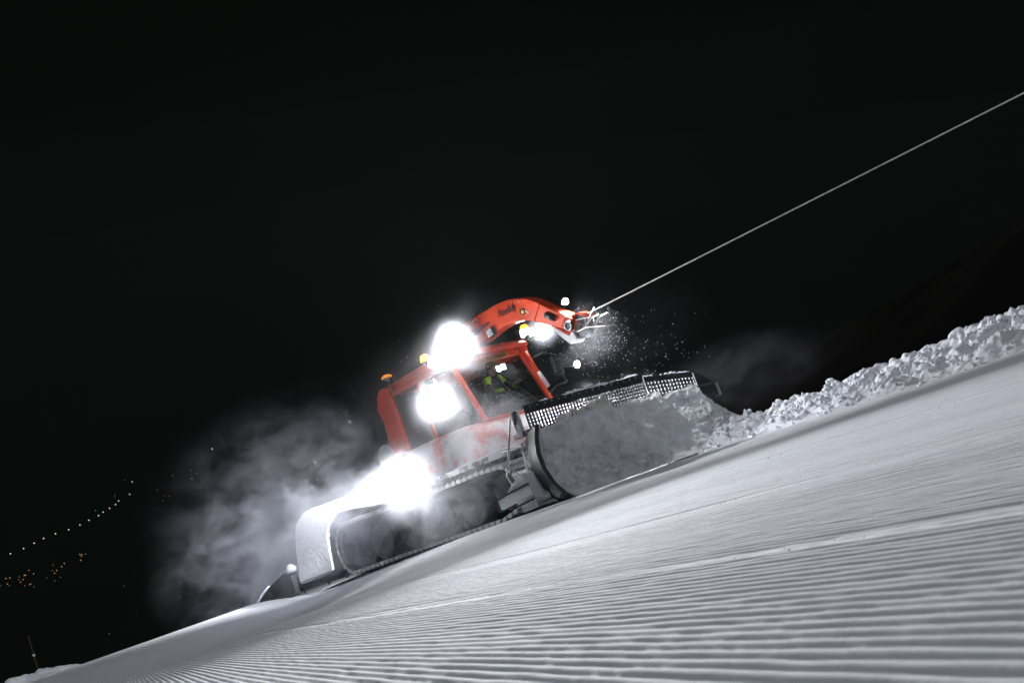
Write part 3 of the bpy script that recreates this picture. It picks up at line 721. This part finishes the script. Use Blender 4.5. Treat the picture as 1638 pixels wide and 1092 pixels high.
def grille(p0, p1, z00, z01, z10, z11, nx, nz, top, name, parent):
    """perforated panel between plan points p0 and p1; z00/z01 bottom/top at p0, z10/z11 at p1; 'top' is the plain band"""
    p0, p1 = np.array(p0, float), np.array(p1, float); u = (p1 - p0) / np.linalg.norm(p1 - p0); nrm = np.array([u[1], -u[0]]); th = .012
    L_ = np.linalg.norm(p1 - p0)
    b = MB()
    def zt(f): return z01 + (z11 - z01) * f
    def zb(f): return z00 + (z10 - z00) * f
    def quad(f0, f1, g0, g1, k=1.0):   # g = fraction of the height
        def P(f, g, s_): q = p0 + (p1 - p0) * f + nrm * th * s_ * k; return (q[0], q[1], zb(f) + (zt(f) - zb(f)) * g)
        b.loft([[P(f0, g0, 1), P(f1, g0, 1), P(f1, g1, 1), P(f0, g1, 1)], [P(f0, g0, -1), P(f1, g0, -1), P(f1, g1, -1), P(f0, g1, -1)]])
    gh = 1 - top; wv = .30 / nx; wh = gh * .32 / nz
    for i in range(nx + 1): f = i / nx * (1 - wv); quad(f, f + wv, 0, gh)
    for j in range(nz + 1): g = j / nz * (gh - wh); quad(0, 1, g, g + wh, .93)
    quad(0, 1, gh, 1, 1.04)
    return b.build(name, M['steel'], parent)
g1 = grille((BX + .02, -2.33), (BX + .02, .68), 1.10, 1.55, 1.12, 1.60, 40, 6, .26, 'grille', blade)
b = MB()
for k in range(17): b.cyl((BX + .045, -2.2 + k * .17, 1.515 + k * .0027), (BX + .02, -2.2 + k * .17, 1.515 + k * .0027), .012, 8)
o = b.build('rivets', M['alu'], blade); o['kind'] = 'stuff'
# far wing, angled forward
W0 = np.array((BX, .72)); W1 = np.array((BX + .36, 2.22))
b = MB(); moldboard(b, W0, W1); b.build('wing', M['steel'], blade, auto=R(30))
g2 = grille(W0 + (0.02, .02), W0 + (W1 - W0) * .72 + (.02, 0), 1.10, 1.555, 1.0, 1.40, 14, 5, .18, 'grille', blade)
b = MB()
p = [W0 + (W1 - W0) * f for f in (.74, .86, 1.0)]
b.loft([[(*q, z0), (*(q + (.024, 0)), z0), (*(q + (.024, 0)), z1), (*q, z1)] for q, z0, z1 in zip(p, (.98, .92, .86), (1.385, 1.30, 1.08))])
b.build('wing_corner', M['steel'], blade)
b = MB(); b.obox((W1[0], W1[1] + .015, .97), (.06, .01, 0), (0, .012, 0), (0, 0, .12)); b.build('wing_end_plate', M['alu'], blade)
# near wing, swung forward until it is almost edge-on to the road ahead
N0 = np.array((BX, -2.40)); N1 = N0 + np.array((.70, -.50))
b = MB()
u = (N0 - N1) / np.linalg.norm(N0 - N1); nrm = np.array([u[1], -u[0]])
rings = []
for off, z in MP:
    rings.append([(*(N0 + nrm * off), z), (*(N1 + nrm * off), z), (*(N1 + nrm * (off - .07)), z), (*(N0 + nrm * (off - .07)), z)])
b.loft(rings); b.build('wing', M['steel'], blade, auto=R(30))
b = MB()  # bright worn edge on the wing's end
b.tube([(*(N1 + nrm * (off + .004)), z) for off, z in MP], .012, 6); b.build('wing_edge', M['alu'], blade)
b = MB(); b.obox((BX - .05, -2.42, 1.14), (.22, -.06, 0), (.02, .06, 0), (0, 0, .035)); b.build('hinge_plate', M['steel'], blade, bevel=.01)
b = MB()  # hinge post, stay and snow-caked ribs behind the near wing
b.obox((BX - .06, -2.47, 1.31), (.055, 0, 0), (0, .05, 0), (0, 0, .20))
b.obox((BX - .08, -2.50, .62), (.09, -.03, 0), (.01, .05, 0), (.06, 0, .42))
b.build('hinge_post', M['snowed_steel'], blade, bevel=.02)
b = MB(); b.tube([(BX - .10, -2.56, 1.42), (BX - .30, -2.62, .95), (BX - .36, -2.66, .74), (BX - .10, -2.62, .48)], .018, 6); b.tube([(BX - .33, -2.66, .80), (BX - .42, -2.70, .64), (BX - .36, -2.70, .44)], .010, 6)
b.build('hose', M['alu'], blade, smooth=True)
b = MB()
b.prism([(BX - .50, .22), (BX - .48, .33), (BX - .22, .50), (BX + .02, .58), (BX + .10, .34), (BX + .14, .18)], -2.86, -2.46)
b.build('wing_bracket', M['fender'], blade, bevel=.03)
b = MB(); b.obox((BX - .18, -2.89, .29), (.36, 0, .03), (0, .03, 0), (-.01, 0, .075)); b.build('wing_rib', M['fender'], blade, bevel=.015)
b = MB(); b.obox((BX - .18, -2.925, .385), (.36, 0, .03), (0, .02, 0), (-.002, 0, .012)); b.obox((BX + .0, -2.925, .17), (.18, 0, .012), (0, .02, 0), (-.002, 0, .012)); b.build('wing_rib', M['steel'], blade)
b = MB(); b.obox((BX + .02, -2.88, .11), (.15, 0, .01), (0, .03, 0), (-.01, 0, .06)); b.build('wing_rib', M['fender'], blade, bevel=.012)
# push frame between blade and chassis
b = MB()
for yy in (-.75, .55): b.obox((5.80, yy, .42), (.52, 0, -.02), (0, .09, 0), (0, 0, .10))
b.obox((6.16, -.1, .55), (.06, 0, 0), (0, 1.0, 0), (0, 0, .28)); b.tube([(5.4, -.1, .95), (6.15, -.1, .80)], .07, 10)
b.build('push_frame', M['black'], blade, bevel=.015)
# mountain-shaped cream emblem fixed to the grille
em = [(-1.50, 1.13), (-1.46, 1.24), (-1.34, 1.345), (-1.27, 1.29), (-1.20, 1.275), (-1.13, 1.30), (-1.04, 1.325), (-.97, 1.30), (-.86, 1.36), (-.80, 1.335), (-.69, 1.385), (-.62, 1.37), (-.53, 1.435), (-.46, 1.37), (-.40, 1.31), (-.36, 1.24), (-.42, 1.19), (-.60, 1.18), (-.9, 1.15), (-1.2, 1.12)]
me = bpy.data.meshes.new('emblem')
b = MB()
top_ = em[1:16]
lo2 = [(y, 1.11 + (y + 1.5) * .05) for y, z in top_]
rings = [[(BX + .05, y, z), (BX + .05, y2, z2), (BX + .07, y2, z2), (BX + .07, y, z)] for (y, z), (y2, z2) in zip(top_, lo2)]
b.loft(rings); emb = b.build('emblem', M['white'], blade)
b = MB()
for y0, z0, y1, z1 in ((-1.36, 1.30, -1.40, 1.20), (-1.33, 1.30, -1.28, 1.22), (-1.02, 1.29, -1.06, 1.22), (-1.0, 1.28, -.95, 1.24), (-.70, 1.35, -.76, 1.26), (-.68, 1.34, -.64, 1.28), (-.53, 1.40, -.58, 1.28), (-.52, 1.40, -.46, 1.27), (-.54, 1.36, -.52, 1.25)):
    b.tube([(BX + .072, y0, z0), (BX + .072, (y0 + y1) / 2 + .012, (z0 + z1) / 2), (BX + .072, y1, z1)], .007, 5)
b.build('emblem_lines', M['grey'], emb)

# --- tiller behind
b = MB(); b.box(-1.75, -1.05, -2.35, 2.35, .30, .52); b.obox((-.75, -.6, .42), (.5, 0, .05), (0, .07, 0), (0, 0, .06)); b.obox((-.75, .6, .42), (.5, 0, .05), (0, .07, 0), (0, 0, .06))
til = b.build('tiller', M['snowed_steel'], G, bevel=.03)
b = MB(); b.cyl((-1.45, -2.45, .24), (-1.45, 2.45, .24), .17, 20)
for k in range(48):
    a = k * 1.7; y = -2.4 + k * .1; b.obox((-1.45 + .2 * math.cos(a), y, .24 + .2 * math.sin(a)), (.05 * math.cos(a), 0, .05 * math.sin(a)), (0, .015, 0), (-.02 * math.sin(a), 0, .02 * math.cos(a)))
b.build('tiller_shaft', M['black'], til)
for s in (-1, 1):
    b = MB(); b.prism([(-1.05, .05), (-1.02, .40), (-1.30, .50), (-1.9, .36), (-2.45, .17), (-2.62, .04), (-2.5, .02)], s * 2.50, s * 2.38); b.build('side_panel', M['black'], til, bevel=.015)
b = MB(); b.loft([[(-1.70, -2.4, .42), (-1.70, 2.4, .42), (-1.72, 2.4, .45), (-1.72, -2.4, .45)], [(-2.15, -2.4, .14), (-2.15, 2.4, .14), (-2.17, 2.4, .17), (-2.17, -2.4, .17)], [(-2.75, -2.4, .03), (-2.75, 2.4, .03), (-2.75, 2.4, .06), (-2.75, -2.4, .06)]])
b.build('finisher_mat', M['black'], til)
b = MB(); b.tube([(-2.0, -2.46, .36), (-2.3, -2.50, .26), (-2.58, -2.47, .12), (-2.75, -2.42, .07)], [.02, .025, .045, .02], 8); b.build('caked_snow', M['rough_snow'], til, smooth=True)
b = MB(); b.tube([(-1.2, -2.44, .50), (-1.05, -2.44, .55), (-.95, -2.40, .52)], [.06, .09, .05], 8); b.build('caked_snow', M['rough_snow'], til, smooth=True)

# ------------------------------------------------------------------ snow rolling in front of the blade
nu, nv = 560, 190
U = np.linspace(-2.50, 2.6, nu); V = np.linspace(0, 1, nv); Ug, Vg = np.meshgrid(U, V, indexing='ij')
topz = np.interp(U, [-2.5, -2.3, -2.1, -1.64, -1.08, -.5, 0, .5, .9, 1.25, 1.5, 1.66, 1.78, 1.95, 2.15, 2.35, 2.6], [1.02, 1.12, 1.15, 1.20, 1.16, 1.14, 1.18, 1.14, 1.14, 1.14, 1.16, 1.20, 1.02, .86, .62, .38, .08])
topz = topz + .06 * fbm(U * 4, U * 0, octaves=3, seed=90) + .03 * vnoise(U * 14, U * 0, seed=91)
Tz = topz[:, None] * Vg ** .92 + .02 + .0 * Ug
base_x = np.interp(Tz, [z for _, z in MP] + [1.4], [o for o, _ in MP] + [.06])
fwd = .36 * np.clip((Ug - .72) / 1.5, 0, 1)                                    # follows the far wing forward
bulge = .10 + .20 * np.sin(np.clip(Vg, 0, 1) * math.pi) * sstep(-2.5, -1.2, Ug) + .26 * (1 - Vg) ** 2 * sstep(-1.0, 1.8, Ug)
nz1 = fbm(Ug * 1.8, Tz * 2.2, octaves=4, seed=95, gain=.45); nz2 = 1 - np.abs(fbm(Ug * 3.4, Tz * 3.4, octaves=4, seed=99)) * 1.6
sx = BX + base_x + fwd + bulge * sstep(-2.52, -2.25, Ug) + .055 * nz1 + .008 * nz2 * sstep(-2.5, -2.2, Ug) + .012 * fbm(Ug * 9, Tz * 9, octaves=4, seed=101, gain=.6) + .022 * sstep(.6, 1.4, Ug) * fbm(Ug * 12, Tz * 12, octaves=3, seed=103, gain=.6)
sx = np.where(Vg > .97, BX + fwd + .05 + .0 * sx, sx); sx = np.maximum(sx, BX + base_x + fwd + .012)
P = np.stack([sx, Ug + .03 * nz2, Tz], -1)
pile = grid_mesh('pushed_snow', P, M['pushed_snow']); pile.matrix_world = MM
tag(pile, 'grey churned snow rolling up against the groomer blade', 'pushed snow', kind='stuff')
# snow caps lying on the blade's top edge
cs = []; rs_ = []
for y0, y1, n, hh in ((-1.35, -.25, 70, .035), (-1.9, -1.75, 8, .03), (.25, .62, 30, .028), (.78, .95, 8, .02), (1.10, 1.75, 40, .026), (-.2, .2, 14, .016)):
    for k in range(n):
        y = random.uniform(y0, y1); f = (y + 2.33) / 3.01
        if y < .7: x, z = BX + .02, 1.552 + .05 * f
        else: f2 = (y - .74) / 1.09; x, z = BX + .02 + .26 * min(f2, 1), 1.556 - .155 * f2
        taper = 1 - abs((y - (y0 + y1) / 2) / ((y1 - y0) / 2)) ** 2
        cs.append((x + random.uniform(-.02, .02), y, z + random.uniform(0, hh) * taper)); r_ = random.uniform(.5, 1.0) * hh
        rs_.append((r_ * .8, r_ * 1.4, r_ * .7))
cap = ico_cloud('snow_caps', np.array(cs), np.array(rs_), M['rough_snow'], .25, smooth=True); cap.matrix_world = MM
tag(cap, 'small white snow caps lying along the blade top edge', 'snow caps', kind='stuff')

# ------------------------------------------------------------------ driver
def person():
    bm_v = {'pelvis': (2.98, .22, 2.10), 'belly': (2.93, .22, 2.28), 'chest': (2.93, .22, 2.48), 'neck0': (2.95, .22, 2.62), 'neck': (2.98, .22, 2.70),
            'head0': (3.00, .22, 2.77), 'head1': (3.01, .22, 2.86),
            'shr': (2.93, .03, 2.57), 'elr': (3.10, -.07, 2.32), 'wrr': (3.35, .02, 2.24), 'har': (3.44, .05, 2.25),
            'shl': (2.93, .41, 2.57), 'ell': (3.12, .52, 2.34), 'wrl': (3.36, .42, 2.38), 'hal': (3.45, .40, 2.40),
            'hr': (3.02, .12, 2.08), 'kr': (3.46, .10, 2.10), 'ar': (3.58, .10, 1.76), 'hl': (3.02, .32, 2.08), 'kl': (3.46, .34, 2.10), 'al': (3.58, .34, 1.76), 'tr': (3.72, .10, 1.71), 'tl': (3.72, .34, 1.71)}
    rad = {'pelvis': (.15, .12), 'belly': (.14, .115), 'chest': (.165, .12), 'neck0': (.075, .07), 'neck': (.055, .055), 'head0': (.075, .085), 'head1': (.085, .095),
           'shr': (.07, .07), 'elr': (.048, .048), 'wrr': (.032, .032), 'har': (.04, .025), 'shl': (.07, .07), 'ell': (.048, .048), 'wrl': (.032, .032), 'hal': (.04, .025),
           'hr': (.09, .09), 'kr': (.065, .065), 'ar': (.045, .045), 'hl': (.09, .09), 'kl': (.065, .065), 'al': (.045, .045), 'tr': (.04, .035), 'tl': (.04, .035)}
    ed = [('pelvis', 'belly'), ('belly', 'chest'), ('chest', 'neck0'), ('neck0', 'neck'), ('neck', 'head0'), ('head0', 'head1'), ('chest', 'shr'), ('shr', 'elr'), ('elr', 'wrr'), ('wrr', 'har'),
          ('chest', 'shl'), ('shl', 'ell'), ('ell', 'wrl'), ('wrl', 'hal'), ('pelvis', 'hr'), ('hr', 'kr'), ('kr', 'ar'), ('ar', 'tr'), ('pelvis', 'hl'), ('hl', 'kl'), ('kl', 'al'), ('al', 'tl')]
    ks = list(bm_v); org = Vector((2.98, .22, 1.99))
    me = bpy.data.meshes.new('person'); me.from_pydata([Vector(bm_v[k]) - org for k in ks], [(ks.index(a), ks.index(c)) for a, c in ed], [])
    o = bpy.data.objects.new('person', me); col.objects.link(o)
    md = o.modifiers.new('skin', 'SKIN'); md.use_smooth_shade = True
    for i, k in enumerate(ks): me.skin_vertices[0].data[i].radius = rad[k]
    me.skin_vertices[0].data[0].use_root = True
    s2 = o.modifiers.new('sub', 'SUBSURF'); s2.levels = 2; s2.render_levels = 2
    dg = bpy.context.evaluated_depsgraph_get(); me2 = bpy.data.meshes.new_from_object(o.evaluated_get(dg)); bpy.data.objects.remove(o)
    for m in (M['jacket'], M['skin']): me2.materials.append(m)
    for p in me2.polygons:
        c = p.center + org; p.use_smooth = True
        p.material_index = 1 if (c.z > 2.66 and abs(c.y - .22) < .12) or (c.x > 3.36 and c.z > 2.15) else 0
    o = bpy.data.objects.new('person', me2); col.objects.link(o); o.matrix_world = MM @ Matrix.Translation(org + Vector((.38, .06, 0)))
    tag(o, 'driver in dark jacket with lime shoulder patches sitting behind the windscreen', 'person')
    # hi-vis yoke over the shoulders and cuffs, hair, nose
    b = MB()
    for s, ya in ((-1, .03), (1, .41)):
        b.tube([(2.90, .22 + s * .06, 2.63), (2.935, ya, 2.60), (2.98, ya + s * .03, 2.50)], [.07, .085, .072], 10)
        b.tube([(3.16, ya + s * .06, 2.325), (3.30, ya + s * .01, 2.30)] if s < 0 else [(3.18, ya + s * .075, 2.36), (3.30, ya + s * .035, 2.375)], [.062, .052], 10)
    b.v = [tuple(Vector(v) - org) for v in b.v]; b.build('vest', M['hivis'], o, smooth=True)
    b = MB(); b.tube([(2.985, .22, 2.80), (2.985, .22, 2.88), (2.995, .22, 2.945), (2.995, .22, 2.965)], [.088, .10, .075, .02], 12); b.v = [tuple(Vector(v) - org) for v in b.v]; b.build('hair', M['hair'], o, smooth=True)
    b = MB(); b.tube([(3.085, .22, 2.83), (3.115, .22, 2.79), (3.09, .22, 2.775)], [.010, .018, .014], 6); b.v = [tuple(Vector(v) - org) for v in b.v]; b.build('nose', M['skin'], o, smooth=True)
    b = MB()
    for s in (-1, 1): b.cyl((3.08, .22 + s * .034, 2.835), (3.096, .22 + s * .034, 2.835), .011, 8)
    b.cyl((3.085, .195, 2.745), (3.085, .245, 2.745), .007, 6)
    b.v = [tuple(Vector(v) - org) for v in b.v]; b.build('eyes', M['hair'], o, smooth=True)
person()

# ------------------------------------------------------------------ winch cable
def winch_cable():
    a = np.array([6.34, CY, 2.585]); d1 = np.array([13.71, -.20, 2.72]); dirn = (d1 - a) / np.linalg.norm(d1 - a)
    pts = [np.array([6.05, CY, 2.80]), np.array([6.22, CY, 2.79]), a + np.array([.08, 0, .19])]
    a = a + np.array([.08, 0, .19]); d1[2] = 2.71; dirn = (d1 - a) / np.linalg.norm(d1 - a)
    for t in np.linspace(.3, 70, 30): pts.append(a + dirn * t)
    b = MB(); b.tube(pts, .0105, 8)
    o = b.build('winch_cable', M['cable'], None, smooth=True); o.matrix_world = MM
    tag(o, 'thin taut steel winch cable running uphill from the boom tip', 'cable')
winch_cable()

# ------------------------------------------------------------------ drifting snow grains
gc = []
def cloud(c, s, n):
    for k in range(n): gc.append(np.array(c) + rng.normal(0, 1, 3) * np.array(s))
cloud((6.5, -.4, 2.3), (.28, .35, .28), 260); cloud((5.9, .2, 2.5), (.5, .5, .25), 160); cloud((4.6, -1.6, 2.2), (.7, .6, .6), 260); cloud((6.0, 1.2, 1.9), (.6, .8, .4), 160); cloud((2.0, -2.0, 1.6), (2.4, .8, .8), 320); cloud((-2, -1.5, 1.0), (1.6, 1.2, .6), 160)
gc = np.array(gc); gc = gc[gc[:, 2] > .1]
gr = ico_cloud('snow_grains', gc, rng.uniform(.0025, .007, len(gc)), M['rough_snow'], .2); gr.matrix_world = MM
tag(gr, 'fine white snow grains drifting in the lamp light round the groomer', 'snow grains', kind='stuff')

# ------------------------------------------------------------------ blown snow (volume)
def dust():
    b = MB(); b.box(-9.4, 8.8, -4.6, 5.6, 0.02, 5.0)
    o = b.build('blown_snow', None); o.matrix_world = MM
    m = bpy.data.materials.new('blown_snow'); m.use_nodes = True; nt = m.node_tree; nt.nodes.clear(); N = nt.nodes; Lk = nt.links
    out = N.new('ShaderNodeOutputMaterial'); pv = N.new('ShaderNodeVolumePrincipled')
    pv.inputs['Color'].default_value = (0.88, 0.91, 1.0, 1); pv.inputs['Anisotropy'].default_value = 0.55
    tc = N.new('ShaderNodeTexCoord')
    blobs = [  # centre, radii, density
        ((2.4, -2.9, .7), (4.0, 1.3, 1.3), .48),     # round the fender lamp and the near track
        ((4.6, -2.1, 1.4), (1.6, 1.2, 1.1), .26),     # in front of the hood
        ((6.1, -.1, 2.5), (.8, .8, .7), .05),
        ((4.45, -1.75, 2.65), (.95, .95, 1.15), .13),     # added round the roof and mirror lamps for their glow
        ((5.75, .4, 1.10), (.60, 2.6, .80), .80),        # under the boom tip
        ((-2.4, -1.6, .9), (3.8, 2.9, 2.0), .40),      # plume from the tiller
        ((-3.8, .2, 1.9), (5.6, 3.9, 3.1), .20),      # plume drifting away downhill
        ((6.6, 3.4, 1.1), (2.0, 2.2, .9), .06),        # past the far end of the blade
        ((3.0, 0.0, 2.4), (6.0, 4.6, 2.6), .0025),     # thin general dust
    ]
    acc = None
    for c, r, d in blobs:
        mp = N.new('ShaderNodeVectorMath'); mp.operation = 'SUBTRACT'; Lk.new(tc.outputs['Object'], mp.inputs[0]); mp.inputs[1].default_value = c
        dv = N.new('ShaderNodeVectorMath'); dv.operation = 'DIVIDE'; Lk.new(mp.outputs[0], dv.inputs[0]); dv.inputs[1].default_value = r
        ln = N.new('ShaderNodeVectorMath'); ln.operation = 'LENGTH'; Lk.new(dv.outputs[0], ln.inputs[0])
        mr = N.new('ShaderNodeMapRange'); mr.interpolation_type = 'SMOOTHSTEP'; Lk.new(ln.outputs['Value'], mr.inputs['Value'])
        mr.inputs['From Min'].default_value = 0.0; mr.inputs['From Max'].default_value = 1.0; mr.inputs['To Min'].default_value = d; mr.inputs['To Max'].default_value = 0.0
        if acc is None: acc = mr.outputs[0]
        else:
            ad = N.new('ShaderNodeMath'); ad.operation = 'ADD'; Lk.new(acc, ad.inputs[0]); Lk.new(mr.outputs[0], ad.inputs[1]); acc = ad.outputs[0]
    mpg = N.new('ShaderNodeMapping'); mpg.inputs['Scale'].default_value = (.75, .85, 1.0); mpg.inputs['Rotation'].default_value = (0, R(28), 0); Lk.new(tc.outputs['Object'], mpg.inputs['Vector'])
    n = N.new('ShaderNodeTexNoise'); n.inputs['Scale'].default_value = 1.0; n.inputs['Detail'].default_value = 5.0; n.inputs['Roughness'].default_value = .66; n.inputs['Distortion'].default_value = 1.1
    Lk.new(mpg.outputs[0], n.inputs['Vector'])
    nr = N.new('ShaderNodeMapRange'); Lk.new(n.outputs['Fac'], nr.inputs['Value']); nr.inputs['From Min'].default_value = .48; nr.inputs['From Max'].default_value = .68; nr.inputs['To Min'].default_value = .05; nr.inputs['To Max'].default_value = 3.8
    mu = N.new('ShaderNodeMath'); mu.operation = 'MULTIPLY'; Lk.new(acc, mu.inputs[0]); Lk.new(nr.outputs[0], mu.inputs[1])
    tot = mu.outputs[0]
    for c, r, d in (((4.35, -1.45, 3.04), .70, .42), ((4.40, -2.20, 2.20), .68, .62), ((3.45, -2.65, 1.32), .80, .40), ((4.5, .75, 3.16), .45, .16), ((3.6, -2.1, 2.3), 1.5, .11)):   # even powder added for lamp halos and a glare veil over the cab side
        ds = N.new('ShaderNodeVectorMath'); ds.operation = 'DISTANCE'; Lk.new(tc.outputs['Object'], ds.inputs[0]); ds.inputs[1].default_value = c
        mr = N.new('ShaderNodeMapRange'); mr.interpolation_type = 'SMOOTHSTEP'; Lk.new(ds.outputs['Value'], mr.inputs['Value'])
        mr.inputs['From Min'].default_value = 0.0; mr.inputs['From Max'].default_value = r; mr.inputs['To Min'].default_value = d; mr.inputs['To Max'].default_value = 0.0
        ad = N.new('ShaderNodeMath'); ad.operation = 'ADD'; Lk.new(tot, ad.inputs[0]); Lk.new(mr.outputs[0], ad.inputs[1]); tot = ad.outputs[0]
    Lk.new(tot, pv.inputs['Density']); Lk.new(pv.outputs[0], out.inputs['Volume'])
    o.data.materials.clear(); o.data.materials.append(m)
    try: m.cycles.volume_step_rate = .28; m.cycles.volume_sampling = 'MULTIPLE_IMPORTANCE'
    except Exception: pass
    tag(o, 'white cloud of snow blown up round the groomer and trailing downhill', 'blown snow', kind='stuff')
dust()

# ------------------------------------------------------------------ thin even haze, added for a wide glow round the lamps
def haze():
    b = MB(); b.box(-2600, 700, -1500, 1500, -340, 60)
    o = b.build('haze', None); o['world'] = 1
    m = bpy.data.materials.new('glow_haze'); m.use_nodes = True; nt = m.node_tree; nt.nodes.clear()
    out = nt.nodes.new('ShaderNodeOutputMaterial'); pv = nt.nodes.new('ShaderNodeVolumePrincipled')
    pv.inputs['Color'].default_value = (0.92, 0.97, 0.95, 1); pv.inputs['Density'].default_value = 0.000022; pv.inputs['Anisotropy'].default_value = 0.4
    nt.links.new(pv.outputs[0], out.inputs['Volume'])
    o.data.materials.clear(); o.data.materials.append(m)
    m.cycles.homogeneous_volume = True
    tag(o, 'thin even haze added for the faint glow round the lamps', 'haze', kind='stuff')
haze()

# ------------------------------------------------------------------ marker pole, hillside, valley and its lights
pd = cam_dir(61, 1066); pp = pd * 36.0
upv = np.array([math.sin(R(25)), 0, math.cos(R(25))])
mp_ = empty('marker_pole', (pp[0], pp[1], pp[2] + CAM_H - .6))
tag(mp_, 'thin dark marker pole with a pale tip beyond the snow bank', 'pole')
b = MB(); b.tube([tuple(upv * -.2), tuple(upv * 1.75)], .022, 8); b.build('shaft', M['wood'], mp_)
b = MB(); b.tube([tuple(upv * 1.05), tuple(upv * 1.12)], .035, 8); b.build('reflector', M['fender'], mp_)

hx = np.linspace(-330, 160, 150); hy = np.linspace(34, 420, 120); HX, HY = np.meshgrid(hx, hy, indexing='ij')
ridge_ = .15 * (HX + 116) - .05 * (HY - 110)
HZ = 11 * np.tanh(np.clip(ridge_, -40, None) / 11) + 1.1 * fbm(HX * .05, HY * .05, octaves=4, seed=120) - .0022 * np.clip(HY - 150, 0, None) ** 1.6 - 9 * (1 - sstep(34, 75, HY))
hill = grid_mesh('hillside', np.stack([HX, HY, HZ], -1), M['hill'])
tag(hill, 'dark mountainside beyond the berm', kind='structure')

VAL = -320.0
b = MB(); b.box(-6000, 3000, -4500, 4500, VAL - 2, VAL)
val = b.build('valley_floor', M['valley']); tag(val, 'dark valley floor far below the piste', kind='structure')
val['world'] = 1
T3 = np.array(TILT.to_3x3())
def valley_point(x, y):
    d = T3 @ cam_dir(x, y); o0 = T3 @ np.array([0, 0, CAM_H]); t = (VAL + 7.5 - o0[2]) / d[2]; p = o0 + d * t; return p, t
proto = {}
def valley_lamp(x, y, px, glow, label, group):
    p, t = valley_point(x, y); r = px / 1592.0 * t / 2
    root = empty('street_lamp', (p[0], p[1], VAL)); root['world'] = 1
    tag(root, label, 'street lamp', group)
    key = (glow, round(px, 1))
    if key not in proto:
        b = MB(); b.tube([(0, 0, 0), (0, 0, 7.2)], [.12, .08], 6); a = b.build('pole', M['black'], root)
        b = MB(); b.tube([(0, 0, 7.5 - r * .8), (0, 0, 7.5 - r * .3), (0, 0, 7.5 + r * .3), (0, 0, 7.5 + r * .8)], [r * .5, r, r, r * .5], 8); h = b.build('lamp_head', M[glow], root)
        proto[key] = (a, h)
    else:
        for q in proto[key]:
            c = q.copy(); col.objects.link(c); c.parent = root
road = [(17, 885), (38, 876.5), (55, 868), (70, 860.5), (89, 853), (110, 846.5), (128, 839), (142.5, 831.5), (158, 824), (165, 818.5), (175.5, 812.5), (185, 806.5), (190, 800.5), (207.5, 790), (211.5, 770)]
ORD = ['first', 'second', 'third', 'fourth', 'fifth', 'sixth', 'seventh', 'eighth', 'ninth', 'tenth', 'eleventh', 'twelfth', 'thirteenth', 'fourteenth', 'fifteenth']
for i, (x, y) in enumerate(road):
    valley_lamp(x, y, 1.8, 'lamp_white', ORD[i] + ' white lamp from the left in the row along the valley road', 'white lamps along the valley road')
valley_lamp(339.5, 717.5, 2.2, 'lamp_white', 'lone white lamp in the dark highest above the village', None)
amber = [(9.5, 924.5), (16, 923.5), (12, 933), (54, 917), (41, 919), (39, 919.5), (33, 930), (37.5, 926), (48, 934), (99, 905.5), (103, 900.5), (128, 886), (131, 886.5), (130.5, 889), (91, 911.5), (87.5, 916), (129.5, 895.5), (307, 765), (276, 760)]
for x, y in amber:
    valley_lamp(x, y, 1.6, 'lamp_amber', 'amber lamp in the village cluster in the valley', 'amber lamps of the village')
faint = [(31, 922), (30, 926), (47, 911), (46, 912), (85, 903.5), (84, 912), (88, 928), (75, 924), (50, 933), (15, 936), (1, 936), (40, 936), (97, 922.5), (54, 938), (198.5, 936.5), (200, 767.5), (184, 791), (183, 794), (252, 783), (263, 792.5), (271, 793), (261, 800), (305, 752), (315, 756), (357, 616.5), (175, 1012.5)]
for x, y in faint:
    valley_lamp(x, y, 1.3, 'lamp_dim', 'faint warm lamp scattered about the village in the valley', 'faint lamps of the village')
valley_lamp(137, 885.5, 1.8, 'lamp_blue', 'pale blue lamp beside the amber lamps in the valley', None)
valley_lamp(153, 816, 1.8, 'lamp_blue', 'deep blue lamp beside the row of valley road lamps', None)

# ------------------------------------------------------------------ tilt the piste and everything on it into the world
for o in list(col.objects):
    if o.parent is None and o is not cam and o is not sun and not o.get('world'):
        o.matrix_basis = TILT @ o.matrix_basis
    if o.get('world'): del o['world']
